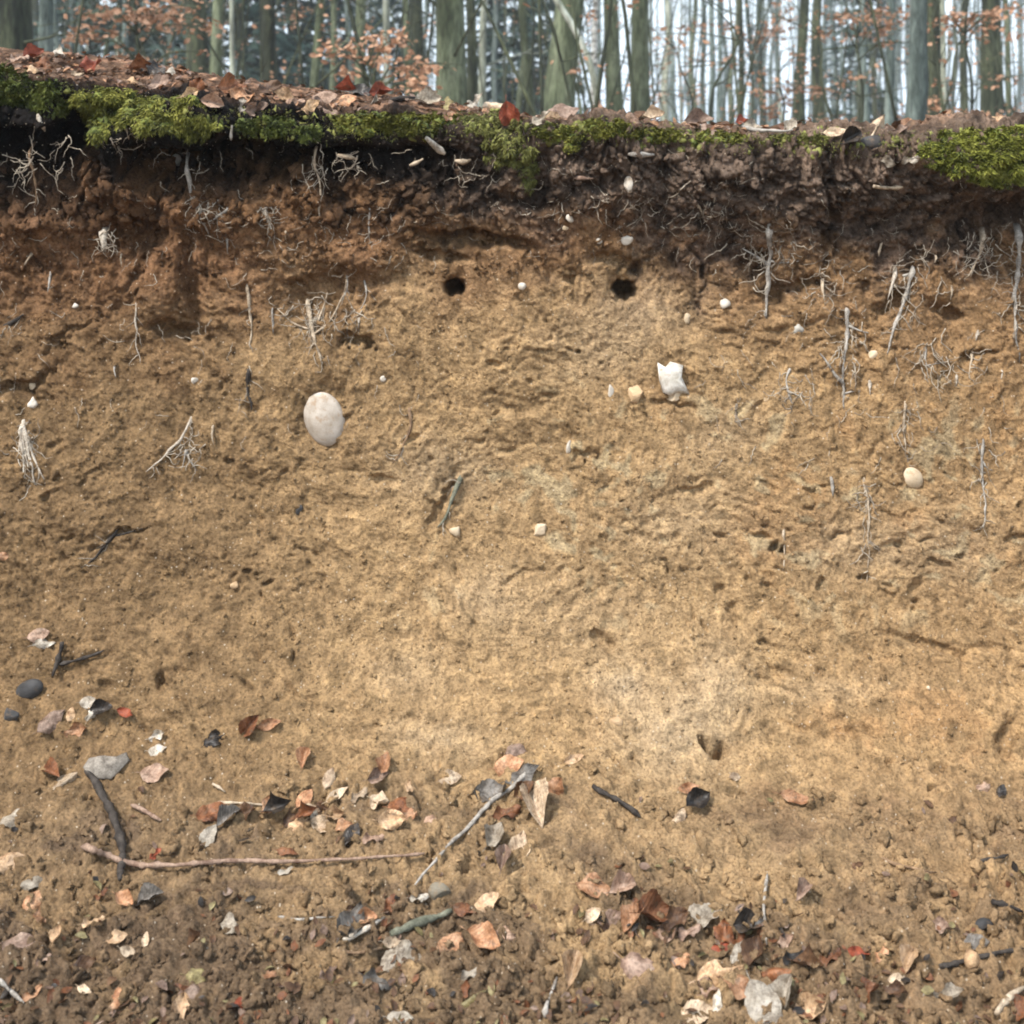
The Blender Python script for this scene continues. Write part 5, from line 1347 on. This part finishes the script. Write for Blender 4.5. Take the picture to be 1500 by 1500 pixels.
def litter(name, n, sampler, colours, size, label, seed):
    """small leaf scraps joined in one mesh per scatter"""
    r_ = np.random.default_rng(seed)
    for c in colours: pass
    V = []; F = []; UV = []; mi = []; k = 0
    for t in range(n * 3):
        if len(mi) >= n * 4: break
        s = sampler(r_)
        if s is None: continue
        p, nn, sz = s
        d = Vector(r_.normal(0, 1, 3)); nn = (nn + Vector(r_.normal(0, .45, 3))).normalized()
        t_ = (d - nn * d.dot(nn)).normalized(); b = nn.cross(t_)
        L = sz * r_.uniform(.5, 1.3); W = L * r_.uniform(.4, .75); cu = r_.uniform(-.4, .5) * L; c2 = r_.uniform(0, .4) * W
        row = []
        for u, w in ((-.5, .15), (-.2, .95), (.15, 1.0), (.5, .12)):
            for sd in (-1, 0, 1):
                V.append(tuple(p + nn * (.004 + cu * (u * u) + c2 * abs(sd) * w + .08 * L) + t_ * (u * L) + b * (sd * w * W * .5))); UV.append((u + .5, sd))
        for r in range(3):
            for s2 in range(2):
                a = k + r * 3 + s2; F.append((a, a + 3, a + 4, a + 1))
        cidx = r_.integers(len(colours)); mi += [cidx] * 6
        k += 12
        if k >= n * 12: break
    me = mesh_np(name, np.array(V), np.array(F))
    for c in colours: me.materials.append(LEAF[c])
    me.polygons.foreach_set('material_index', np.array(mi[:len(F)], np.int32))
    ul = me.uv_layers.new(name='UVMap'); li = np.empty(len(me.loops), np.int32); me.loops.foreach_get('vertex_index', li)
    ul.data.foreach_set('uv', np.array(UV, np.float32)[li].ravel())
    return tag(link(name, me), label, 'leaf litter', kind='stuff')
def l_top(r_):
    px = r_.uniform(-30, 1530); py = r_.uniform(80, 215)
    p, nn, idx = hit(px, py)
    if idx is None or p.y < .03 or subN[subF[idx][0]][2] < .75: return None
    return p, nn, .015 + .006 * (px > 900)
litter('leaf_litter', 2300, l_top, ['rust', 'brown', 'brown', 'brown', 'mauve', 'brown', 'orange'], .03, 'brown leaf litter covering the top of the bank', 9)
ZF = lambda y: float(np.interp(-y, -KN[:, 0], KN[:, 1]))
def l_far(r_):
    y = .5 + 28 * r_.random() ** 2; x = r_.uniform(-1, 1) * (1.3 + .55 * y)
    zt = ZF(y) + (.1 * max(0, -x) if y < 1.2 else .02)
    return Vector((x, y, ZF(y) + float(np.interp(x, xs, dz)) * (1 - .8 * float(sstep(1., 5., np.array(y)))) + .01)), Vector((0, 0, 1)), .06
litter('forest_leaf_litter', 2600, l_far, ['tan', 'pink', 'rust', 'brown', 'orange'], .07, 'brown fallen leaves over the forest floor', 10)
def l_gnd(r_):
    px = r_.uniform(-40, 1540); py = 1140 + 370 * r_.random() ** .6
    c = float(gnoise(np.array([px / 130.]), np.array([py / 60.]), 88)[0])
    if c < .0 - (py - 1350) / 400: return None
    p, nn, idx = hit(px, py)
    return None if idx is None else (p, nn, .016)
litter('leaf_fragments', 700, l_gnd, ['brown', 'brown', 'brown', 'mauve', 'rust', 'dark', 'olive'], .014, 'small crumbled leaf fragments mixed into the ground soil', 11)

# ------------------------------------------------------------------ the wood behind
def ground_z(x, y):
    return ZF(y) + float(np.interp(x, xs, dz)) * (1 - .8 * float(sstep(1.0, 5.0, np.array(float(y)))))
def trunk_mesh(diam, height, lean, seed, sides=14, bendy=.5, flare=1.0, knots=0):
    r_ = np.random.default_rng(seed)
    zz = np.concatenate([[-.15, 0, .08, .2, .4, .7], np.linspace(1.0, 5, 12), np.linspace(6, height, 8)])
    t = np.clip(zz / height, 0, 1)
    ph = r_.uniform(0, 6, 4)
    wob = bendy * diam
    px = lean * zz + wob * (np.sin(zz * 1.1 + ph[0]) - math.sin(ph[0]) + .5 * np.sin(zz * 2.7 + ph[1]) - .5 * math.sin(ph[1])) * np.clip(zz, 0, 1)
    py = wob * (np.sin(zz * .9 + ph[2]) - math.sin(ph[2]))
    rad = diam / 2 * (1 - .82 * t) * (1 + flare * .55 * np.exp(-np.clip(zz, 0, 9) / .18))
    P = np.stack([px, py, zz], -1)
    V, Q, T = tube(P, rad, sides, 0, seed)
    n = len(zz)
    ang = np.tile(np.arange(sides) * 2 * np.pi / sides, n); zr = np.repeat(zz, sides); cx = np.repeat(px, sides); cy = np.repeat(py, sides)
    k = 1 + .045 * np.sin(3 * ang + ph[3]) + .03 * np.sin(5 * ang + zr * .8) + .10 * np.exp(-np.clip(zr, 0, 9) / .15) * np.sin(4 * ang + ph[1])
    V[:n * sides, 0] = cx + (V[:n * sides, 0] - cx) * k; V[:n * sides, 1] = cy + (V[:n * sides, 1] - cy) * k
    for _ in range(knots):
        z0 = r_.uniform(.3, 2.2); a0 = r_.uniform(-2.6, -.5)
        q = np.exp(-((zr - z0) / .05) ** 2 - ((np.angle(np.exp(1j * (ang - a0)))) / .4) ** 2)
        V[:n * sides, 0] += (V[:n * sides, 0] - cx) * .25 * q; V[:n * sides, 1] += (V[:n * sides, 1] - cy) * .25 * q
    return mesh_np('trunk', V, [Q, T]), P
def crown_mesh(height, seed, spread=.22):
    """bare winter limbs, forking twice, in the upper half of the tree"""
    r_ = np.random.default_rng(seed); mb = MB()
    for k in range(13):
        z = height * r_.uniform(.42, .93); a = r_.uniform(0, 6.28); L = height * spread * (1.25 - z / height) * r_.uniform(.7, 1.3)
        d = np.array([math.cos(a), math.sin(a), r_.uniform(.5, 1.1)]); d /= np.linalg.norm(d)
        p = np.array([0, 0, z]); s = [p + d * L * t + np.array([0, 0, .12 * L * t * t]) + r_.normal(0, .02 * L, 3) * (t > 0) for t in np.linspace(0, 1, 5)]
        V, Q, T = tube(s, np.linspace(.028, .008, 5) * height / 14, 5); mb.add(V, Q, T)
        for j in range(4):
            b = s[r_.integers(1, 5)]; e = d + r_.normal(0, .6, 3); e /= np.linalg.norm(e); l = L * r_.uniform(.25, .55)
            V, Q, T = tube([b, b + e * l * .5, b + e * l + [0, 0, .1 * l]], [.010, .006, .003], 4); mb.add(V, Q, T)
    return mb.mesh('crown')
CROWNS = [crown_mesh(14, 500 + k) for k in range(4)]
_crown = {}
def crown_for(k, bark):
    if (k, bark) not in _crown:
        me = CROWNS[k] if not len(CROWNS[k].materials) else CROWNS[k].copy()
        me.materials.clear(); me.materials.append(BARK[bark]); _crown[(k, bark)] = me
    return _crown[(k, bark)]
def low_twigs(P, diam, seed, n):
    r_ = np.random.default_rng(seed); mb = MB()
    for k in range(n):
        z = r_.uniform(.3, 5.0); b = np.array([np.interp(z, P[:, 2], P[:, 0]), np.interp(z, P[:, 2], P[:, 1]), z])
        a = r_.uniform(0, 6.28); d = np.array([math.cos(a), math.sin(a), r_.uniform(.0, .9)]); L = r_.uniform(.4, 1.5)
        s = [b + d * L * t + r_.normal(0, .04, 3) * t for t in np.linspace(0, 1, 5)]
        V, Q, T = tube(s, np.linspace(.012, .004, 5), 4); mb.add(V, Q, T)
        e = s[2]; d2 = d + r_.normal(0, .6, 3)
        V, Q, T = tube([e, e + d2 * L * .3, e + d2 * L * .5], [.006, .004, .002], 4); mb.add(V, Q, T)
    return mb.mesh('side_branches')

TREES = []      # (px, nickname) for the ordinal labels
def tree(px, width, dist, bark, label, lean_px=0.0, seed=0, knots=0, twigs=2, group='trees of the wood behind the bank', bendy=.35, nick=None, height=None, mesh=None):
    y = dist + CAM.y; x = (px - 750) * dist / FX; z = ground_z(x, y)
    diam = width * dist / FX
    h = height or min(20, max(7, diam * 55))
    root = link('tree', None); root.location = (x, y, z)
    lean = lean_px / max(60.0, YH)          # shift in px over the visible height, about 185 px
    me, P = trunk_mesh(diam, h, lean, seed, sides=16 if width > 20 else 9, bendy=bendy, knots=knots)
    link('trunk', me, BARK[bark], root)
    c = link('crown', crown_for(seed % 4, bark), None, root); c.scale = (h / 14,) * 3; c.location = (lean * 0, 0, 0)
    c.rotation_euler = (0, math.atan(lean), seed * 1.7)
    if twigs:
        b = link('side_branches', low_twigs(P, diam, seed + 1, twigs), BARK[bark], root); b['kind'] = 'stuff'
    tag(root, label, 'tree', group)
    TREES.append((px, nick))
    return root

MAIN = [
    # px, width, dist, bark, lean, knots, nickname, label
    (12, 62, 9.0, 'dark', 0, 0, 'the broad dark trunk', 'broad dark trunk at the left picture border'),
    (66, 22, 10.5, 'grey', 0, 0, 'the pale blue-grey trunk', 'pale blue-grey trunk right of the broad dark one'),
    (288, 34, 13.0, 'dark', 0, 0, 'the brown-black trunk', 'brown-black trunk behind the mossy slim trunk, left part'),
    (314, 18, 9.5, 'green', 0, 0, 'the mossy slim trunk', 'mossy light green slim trunk in the left part'),
    (341, 8, 9.0, 'pale', 0, 0, 'the thin pale stem', 'thin pale stem right of the mossy slim trunk'),
    (393, 25, 14.0, 'dark', 3, 0, 'the dark straight trunk', 'dark straight trunk standing before blue conifers'),
    (455, 13, 10.0, 'green', 14, 0, 'the green leaning trunk', 'slim green trunk leaning to the right, left of centre'),
    (489, 11, 16.0, 'green', -4, 0, None, 'slim greenish trunk left of the yellow-green one'),
    (530, 17, 12.0, 'green', -3, 0, 'the yellow-green trunk', 'yellow-green trunk behind the orange-leaved middle sapling'),
    (568, 11, 9.0, 'pale', -1, 0, 'the pale grey pole stem', 'pale grey pole-like stem rising through the middle sapling'),
    (598, 11, 14.0, 'green', 0, 0, None, 'slim green trunk right of the pale grey pole-like stem'),
    (616, 22, 15.0, 'dark', -2, 0, 'the dark trunk behind the sapling', 'dark trunk just left of the stout beech'),
    (661, 44, 9.5, 'green', 0, 1, 'the stout beech', 'stout green beech trunk left of centre'),
    (690, 16, 12.0, 'dark', 0, 0, None, 'dark trunk touching the right side of the stout beech'),
    (706, 12, 12.5, 'pale', 4, 0, 'the pale trunk', 'pale trunk right of the stout beech'),
    (779, 14, 13.0, 'green', -9, 0, 'the left-leaning trunk', 'trunk leaning left, before the second stout trunk'),
    (815, 44, 9.8, 'green', 17, 0, 'the leaning stout trunk', 'stout green trunk leaning right behind the fallen pole'),
    (869, 10, 13.0, 'birch', 3, 0, 'the white birch', 'thin white spotted birch stem right of the leaning stout trunk'),
    (902, 24, 12.0, 'green', -6, 0, 'the green trunk', 'green trunk left of the knotted beech'),
    (939, 27, 10.5, 'green', -4, 4, 'the knotted beech', 'knotted grey-green beech trunk at the gap to bright sky'),
    (1170, 16, 13.5, 'dark', 3, 0, 'the dark slim trunk', 'dark slim trunk in the right half of the wood'),
    (1199, 16, 16.0, 'dark', 2, 0, None, 'dark upright trunk right of the dark slim one'),
    (1301, 13, 11.5, 'grey', 6, 0, 'the slim grey trunk', 'slim grey-green trunk left of the smooth right trunk'),
    (1340, 27, 8.5, 'grey', 8, 1, 'the smooth right trunk', 'smooth grey-green trunk rising from the bank edge at the right'),
    (1367, 27, 13.0, 'dark', 3, 0, 'the dark trunk', 'dark mossy trunk directly behind the smooth right trunk'),
    (1383, 8, 11.0, 'pale', -2, 0, None, 'thin light stem right of the dark mossy trunk'),
    (1452, 30, 14.0, 'dark', 4, 0, 'the far right mossy trunk', 'broad dark mossy trunk near the right border'),
    (1412, 12, 17.0, 'dark', 2, 0, None, 'slim dark trunk between the thin light stem and far right trunk'),
]
for k, (px, w, dist, bark, ln, kn, nick, lab) in enumerate(MAIN):
    tree(px, w, dist, bark, lab, lean_px=ln, seed=600 + 11 * k, knots=kn, twigs=2 if w > 20 else 3, nick=nick or ('MAIN%d' % k), bendy=.10 if w > 20 else .22)

# slim trunks between them, named by their order
named = sorted([(m[0], m[6], m[1]) for m in MAIN if m[6]])
ORD = ['first', 'second', 'third', 'fourth', 'fifth', 'sixth', 'seventh', 'eighth', 'ninth', 'tenth', 'eleventh', 'twelfth', 'thirteenth', 'fourteenth', 'fifteenth', 'sixteenth', 'seventeenth', 'eighteenth', 'nineteenth', 'twentieth', 'twenty-first', 'twenty-second']
fr = random.Random(21)
spans = [(np.array((m[0] - m[1] * .5, m[0] + m[1] * .5 + (m[4] if m[4] > 0 else 0)))) for m in MAIN]
fill = []
for (a, na, wa), (b, nb, wb) in zip(named, named[1:] + [(1500, None, 0)]):
    lo, hi = a + wa * .6 + 5, b - wb * .6 - 5
    gap_ = hi - lo
    if gap_ < 12: continue
    n = int(gap_ / (10.5 if a > 900 else 13.5))
    xs_ = []
    for k in range(n):
        x = lo + (k + .5 + fr.uniform(-.38, .38)) * gap_ / n
        if any(s[0] - 3 < x < s[1] + 3 for s in spans): continue
        xs_.append(x)
    for k, x in enumerate(xs_):
        where = ('between %s and %s' % (na, nb)) if nb else ('right of %s' % na)
        lab = '%s slim bare tree, counted rightward, %s' % (ORD[k], where) if len(xs_) > 1 else 'single slim bare tree %s' % where
        dist = fr.uniform(14, 46)
        w = max(3.6, min(9.5, fr.uniform(.07, .19) * FX / dist))
        fill.append((x, w, dist, lab))
for k, (x, w, dist, lab) in enumerate(fill):
    bark = fr.choice(['grey', 'grey', 'green', 'dark', 'pale', 'grey'])
    tree(x, w, dist, bark, lab, lean_px=fr.gauss(0, 5), seed=1500 + 7 * k, twigs=7, group='slim far trees of the wood', bendy=.4)

# the leaning pole
P = np.array([tuple(CAM + pray(px, py) * d) for px, py, d in ((878, 212, 9.0), (876, 180, 9.0), (872, 120, 9.0), (848, 55, 9.0), (815, 0, 9.0), (775, -70, 9.0), (730, -150, 9.1))])
P = catmull(P, 22); o0 = Vector(P[0])
V, Q, T = tube(P - np.array(o0), np.linspace(.026, .020, 22), 8, .04, 5)
pole = link('fallen_pole', mesh_np('fallen_pole', V, [Q, T]), BARK['pale']); pole.location = o0
tag(pole, 'thin pale dead pole leaning against the stout leaning trunk', 'dead tree')

# far wood: trunks that merge into one mass
mb = MB(); r_ = np.random.default_rng(91)
for k in range(620):
    dist = r_.uniform(44, 95); px = r_.uniform(-500, 2000) if k < 330 else (r_.uniform(-1700, -300) if k % 2 else r_.uniform(1800, 3200))
    if 955 < px < 1150 and r_.random() < .45: continue
    x = (px - 750) * dist / FX; y = dist + CAM.y; z = ground_z(x, y); dm = r_.uniform(.09, .20)
    zz = np.array([-.2, .3, 3, 6, 10, 16]); ln = r_.normal(0, .03)
    s = np.stack([x + ln * zz + .12 * np.sin(zz * .6 + k), y + 0 * zz, z + zz], -1)
    V, Q, T = tube(s, dm / 2 * np.array([1.2, 1, .9, .75, .5, .1]), 7); mb.add(V, Q, T)
    for j in range(3):
        b = s[2] + [0, 0, r_.uniform(-1.5, 4)]; e = np.array([r_.normal(), r_.normal() * .5, r_.uniform(.2, 1)]) * r_.uniform(1, 2.4)
        V, Q, T = tube([b, b + e * .5, b + e + [0, 0, .3]], [.03, .02, .008], 4); mb.add(V, Q, T)
tag(link('far_woods', mb.mesh('far_woods'), BARK['grey']), 'far bare trunks merging into one grey wood', 'woods', kind='stuff')

# conifers: dark drooping boughs with sky showing between
m, nt, b = new_mat('conifer_needles')
geo = node(nt, 'ShaderNodeNewGeometry'); n1 = noise_tex(nt, geo.outputs['Position'], 3, 4, .7)
r2 = ramp(nt, n1.outputs[0], [(.3, (.018, .034, .028)), (.55, (.040, .068, .052)), (.75, (.075, .11, .085))])
nt.links.new(r2.outputs[0], b.inputs['Base Color']); b.inputs['Roughness'].default_value = .85
NEEDLES = m
def conifer_crown(seed, height=11):
    r_ = np.random.default_rng(seed); V = []; T = []; k = 0
    z = .35
    while z < height:
        L0 = (1 - z / height) ** .8 * 2.5 + .15
        for j in range(7):
            if r_.random() < .22: continue
            a = r_.uniform(0, 6.28); L = L0 * r_.uniform(.5, 1.15); dr = r_.uniform(.1, .6); zo = r_.uniform(-.2, .2); up_ = r_.uniform(-.2, .35)
            d = np.array([math.cos(a), math.sin(a), 0]); sd = np.array([-d[1], d[0], 0])
            nn = int(16 * L / 1.5) + 5
            for t in np.sort(r_.random(nn)):
                c = np.array([0, 0, z + zo]) + d * L * t + np.array([0, 0, up_ * L * t - dr * L * t * t + .05])
                for s in (-1, 1):
                    l = (.34 * (1 - t) + .12) * r_.uniform(.6, 1.3)
                    e = d * .6 * l + sd * s * l * r_.uniform(.4, 1) + np.array([0, 0, -l * r_.uniform(.15, .7)])
                    w = np.cross(e, r_.normal(0, 1, 3)); w /= np.linalg.norm(w) + 1e-6; w *= l * .13
                    V += [c - w * .5, c + w, c + e * .6 - w, c + e]; T += [(k, k + 1, k + 2), (k + 1, k + 3, k + 2)]; k += 4
        z += .30 + .02 * z
    return mesh_np('crown', np.array(V), np.array(T), False)
CON = [conifer_crown(s) for s in (3, 4, 5)]
for c in CON: c.materials.append(NEEDLES)
tk, _ = trunk_mesh(.24, 11, 0, 77, sides=9); tk.materials.append(BARK['dark'])
CONS = [(125, 26, 'blue-green conifer behind the left orange sapling'), (205, 22, 'blue-green conifer left of the brown-black trunk'), (255, 31, 'farther conifer just left of the brown-black trunk'), (372, 25, 'dark conifer left of the dark straight trunk'),
        (432, 28, 'dark conifer right of the dark straight trunk'), (500, 34, 'conifer far behind the yellow-green trunk'), (580, 36, 'conifer far behind the middle sapling'), (735, 30, 'conifer right of the stout beech'),
        (790, 38, 'conifer behind the left-leaning trunk'), (60, 34, 'conifer far behind the pale blue-grey trunk'), (300, 38, 'conifer far behind the mossy slim trunk'), (1262, 40, 'small far conifer left of the slim grey trunk')]
for k, (px, dist, lab) in enumerate(CONS):
    y = dist + CAM.y; x = (px - 750) * dist / FX
    root = link('conifer', None); root.location = (x, y, ground_z(x, y)); root.rotation_euler = (0, 0, k * 1.3)
    link('trunk', tk, None, root); link('crown', CON[k % 3], None, root)
    s = .8 + .07 * (k % 5); root.scale = (s, s, s)
    tag(root, lab, 'conifer', 'conifers in the wood')

# beech saplings that keep their orange leaves
SL = leaf_material('sapling_leaf', (.28, .12, .055), (.50, .27, .15), (.64, .42, .29), .6, .25)
def sapling(px, dist, ztop, sprays, label, seed, stem_px=None, leaf_l=.042, lean=0.0, stem_w=.012):
    """sprays: (px, py, half width px, half height px, number of leaves)"""
    r_ = np.random.default_rng(seed)
    y = dist + CAM.y; x = (px - 750) * dist / FX; z = ground_z(x, y); org = np.array([x, y, z])
    root = link('beech_sapling', None); root.location = org
    st = np.array([[0, 0, -.05], [lean * .2 + .02, 0, ztop * .35], [lean * .6 - .02, .03, ztop * .7], [lean, 0, ztop]])
    st = catmull(st, 14)
    V, Q, T = tube(st, np.linspace(stem_w, stem_w * .35, 14), 6); 
    link('stem', mesh_np('stem', V, [Q, T]), BARK['dark'], root)
    tw = MB(); LV = []; LF = []; UV = []; k = 0
    m = dist / FX
    for (sx, sy, rw, rh, n) in sprays:
        c = np.array([(sx - 750) * m, y + r_.normal(0, .15), CAM.z - (sy - YH) * m]) - org
        base = st[np.argmin(np.abs(st[:, 2] - max(.1, c[2] - .15)))]
        end = c + np.array([math.copysign(rw * m, c[0] - base[0] + 1e-3), r_.normal(0, .1), -.3 * rh * m])
        path = catmull([base, .5 * (base + c) + [0, 0, .06], c, end], 10)
        V, Q, T = tube(path, np.linspace(.006, .002, 10), 4); tw.add(V, Q, T)
        subt = []
        for j in range(max(3, n // 7)):
            p0 = path[r_.integers(3, 10)]; e = np.array([r_.normal(0, .6) * rw * m, r_.normal(0, .2), r_.normal(0, .55) * rh * m])
            V, Q, T = tube([p0, p0 + e * .5, p0 + e], [.003, .002, .001], 3); tw.add(V, Q, T); subt.append((p0, e))
        for j in range(int(n * 1.5)):
            p0, e = subt[r_.integers(len(subt))]
            p = p0 + e * r_.random() + r_.normal(0, 1, 3) * np.array([.22 * rw * m, .10, .55 * rh * m])
            L = leaf_l * r_.uniform(.65, 1.25); W = L * .6
            d = np.array([r_.normal(0, 1), r_.normal(0, .8), -.35 + r_.normal(0, .35)]); d /= np.linalg.norm(d)
            nn = np.cross(d, r_.normal(0, 1, 3)) + np.array([0, -.2, .5]); nn -= d * nn.dot(d); nn /= np.linalg.norm(nn); s = np.cross(nn, d)
            cu = r_.uniform(-.3, .3) * L
            for u, w in ((0, .1), (.33, 1), (.68, .85), (1, .05)):
                for sd in (-1, 0, 1):
                    LV.append(p + d * u * L + s * sd * w * W * .5 + nn * (cu * (u - .5) ** 2 * 2 + .25 * abs(sd) * w * W * .5)); UV.append((u, sd))
            for r in range(3):
                for s2 in range(2):
                    a = k + r * 3 + s2; LF.append((a, a + 3, a + 4, a + 1))
            k += 12
    t = link('twigs', tw.mesh('twigs'), BARK['dark'], root); t['kind'] = 'stuff'
    me = mesh_np('leaves', np.array(LV), np.array(LF)); ul = me.uv_layers.new(name='UVMap')
    li = np.empty(len(me.loops), np.int32); me.loops.foreach_get('vertex_index', li); ul.data.foreach_set('uv', np.array(UV, np.float32)[li].ravel())
    f = link('leaves', me, SL, root); f['kind'] = 'stuff'
    tag(root, label, 'sapling', 'beech saplings with withered leaves')
sapling(200, 7.2, .95, [(150, 20, 50, 14, 44), (120, 45, 32, 14, 30), (215, 20, 60, 16, 60), (250, 32, 50, 14, 46), (140, 62, 22, 10, 16), (165, 85, 26, 10, 34), (270, 10, 40, 14, 30), (280, 75, 12, 8, 6)], 'orange-leaved sapling left of the brown-black trunk', 31)
sapling(545, 7.0, .55, [(500, 60, 26, 10, 24), (565, 48, 34, 10, 30), (590, 62, 26, 12, 26), (545, 85, 34, 12, 26), (590, 92, 30, 14, 28), (630, 98, 34, 6, 22), (490, 78, 16, 9, 10), (600, 122, 28, 10, 26), (520, 108, 30, 9, 12), (650, 96, 30, 5, 10), (560, 120, 20, 10, 8)], 'orange-leaved sapling in front of the stout beech', 32)
sapling(470, 11.0, 1.3, [(455, 12, 26, 8, 10), (480, 50, 24, 8, 8), (400, 15, 22, 8, 10)], 'sparse withered sapling by the green leaning trunk', 33)
sapling(1100, 13.0, 1.4, [(1060, 35, 46, 9, 40), (1105, 45, 40, 10, 30), (1120, 55, 40, 8, 26), (1025, 90, 30, 10, 16), (1140, 25, 26, 14, 24), (1090, 75, 30, 8, 10)], 'wide sapling of orange leaves before the bright sky gap', 34, leaf_l=.05)
sapling(1030, 17.0, .9, [(975, 145, 26, 9, 18), (1020, 140, 34, 12, 22), (985, 105, 20, 8, 10), (1050, 165, 30, 9, 18)], 'low orange sapling right of the knotted beech', 35, leaf_l=.05)
sapling(1145, 12.0, .8, [(1130, 130, 26, 14, 24), (1175, 130, 30, 7, 34), (1120, 160, 26, 12, 26), (1155, 150, 26, 10, 14), (1165, 88, 20, 12, 14)], 'orange sapling at the foot of the dark slim trunk', 36, leaf_l=.05)
sapling(1260, 9.5, 1.0, [(1250, 22, 40, 10, 40), (1285, 20, 40, 14, 46), (1300, 40, 34, 16, 40), (1230, 45, 30, 12, 24), (1320, 8, 30, 8, 26), (1250, 112, 20, 10, 14), (1305, 65, 20, 10, 12)], 'orange sapling left of the smooth right trunk', 37)
sapling(1420, 9.0, 1.0, [(1385, 20, 34, 8, 34), (1430, 20, 44, 8, 40), (1440, 40, 36, 10, 34), (1475, 20, 26, 10, 24), (1395, 32, 26, 8, 14), (1410, 118, 12, 6, 8), (1455, 115, 16, 8, 10)], 'orange sapling in the upper right corner', 38)
sapling(1370, 10.5, .35, [(1362, 152, 22, 12, 30), (1385, 145, 20, 8, 18), (1405, 170, 30, 9, 34), (1370, 178, 24, 7, 20), (1430, 178, 26, 6, 20)], 'low orange sapling at the foot of the dark mossy trunk', 39)
sapling(1300, 15.0, .35, [(1230, 175, 40, 7, 24), (1290, 172, 34, 9, 28), (1325, 178, 24, 6, 16), (1190, 170, 30, 7, 14)], 'low brown-leaved brush left of the smooth right trunk', 40, leaf_l=.05)
sapling(1465, 12.5, .4, [(1455, 178, 30, 6, 20), (1490, 160, 22, 8, 12)], 'low orange brush near the right border', 41, leaf_l=.05)
sapling(846, 8.5, .6, [(843, 100, 8, 8, 5), (876, 155, 12, 9, 9), (858, 22, 22, 6, 7)], 'tiny sapling with few orange leaves by the fallen pole', 42)

# thin brush of bare whips with a few withered leaves, all through the wood
mb = MB(); LV = []; LF = []; UV = []; r_ = np.random.default_rng(123); kq = 0
for k in range(170):
    dist = r_.uniform(7, 22); px = r_.uniform(-120, 1620); x = (px - 750) * dist / FX; y = dist + CAM.y; z = ground_z(x, y)
    h = r_.uniform(.5, 3.2); ln = r_.normal(0, .28); ln2 = r_.normal(0, .15)
    st = catmull([[x, y, z - .05], [x + ln * h * .3 + r_.normal(0, .05), y, z + h * .4], [x + ln * h * .6 + r_.normal(0, .08), y + ln2 * h * .5, z + h * .75], [x + ln * h, y + ln2 * h, z + h]], 10)
    V, Q, T = tube(st, np.linspace(.011, .003, 10) * r_.uniform(.6, 1.3), 5); mb.add(V, Q, T)
    for j in range(r_.integers(3, 8)):
        b = st[r_.integers(2, 10)]; e = np.array([r_.normal(0, .5), r_.normal(0, .4), r_.uniform(-.05, .45)]) * r_.uniform(.5, 1.2)
        V, Q, T = tube([b, b + e * .5 + [0, 0, .03], b + e], [.0045, .003, .0015], 4); mb.add(V, Q, T)
        for q in range(r_.integers(0, 9) if px > 820 or r_.random() < .6 else 0):
            p = b + e * r_.uniform(.2, 1.05) + r_.normal(0, .05, 3); L = r_.uniform(.03, .055); W = L * .6
            d = np.array([r_.normal(), r_.normal() * .8, -.3 + r_.normal() * .4]); d /= np.linalg.norm(d)
            nn = np.cross(d, r_.normal(0, 1, 3)); nn /= np.linalg.norm(nn); sd_ = np.cross(nn, d)
            for u, w in ((0, .1), (.33, 1), (.68, .85), (1, .05)):
                for sd in (-1, 1): LV.append(p + d * u * L + sd_ * sd * w * W * .5 + nn * .2 * L * (u - .5) ** 2); UV.append((u, sd))
            for r in range(3): LF.append((kq + r * 2, kq + r * 2 + 2, kq + r * 2 + 3, kq + r * 2 + 1))
            kq += 8
root = link('undergrowth', mb.mesh('undergrowth'), BARK['dark'])
me = mesh_np('withered_leaves', np.array(LV), np.array(LF)); ul = me.uv_layers.new(name='UVMap')
li = np.empty(len(me.loops), np.int32); me.loops.foreach_get('vertex_index', li); ul.data.foreach_set('uv', np.array(UV, np.float32)[li].ravel())
link('withered_leaves', me, SL, root)['kind'] = 'stuff'
tag(root, 'thin bare whips and twigs with withered leaves between the trunks', 'undergrowth', kind='stuff')

# ------------------------------------------------------------------ the damp winter air between the trunks
hv = np.array([(x, y, z) for z in (-1.2, 24.0) for y in (-50.0, 115.0) for x in (-62.0, 62.0)])
hf = np.array([(0, 2, 3, 1), (4, 5, 7, 6), (0, 1, 5, 4), (2, 6, 7, 3), (0, 4, 6, 2), (1, 3, 7, 5)])
hm = bpy.data.materials.new('haze_air'); hm.use_nodes = True
hn = hm.node_tree; hn.nodes.clear()
ho = hn.nodes.new('ShaderNodeOutputMaterial'); pv = hn.nodes.new('ShaderNodeVolumePrincipled')
pv.inputs['Color'].default_value = (0.90, 0.95, 1.0, 1)
pv.inputs['Density'].default_value = HAZE
pv.inputs['Anisotropy'].default_value = 0.1
hn.links.new(pv.outputs[0], ho.inputs['Volume'])
tag(link('haze', mesh_np('haze', hv, hf, False), hm), 'pale damp haze in the winter wood', 'haze', kind='stuff')
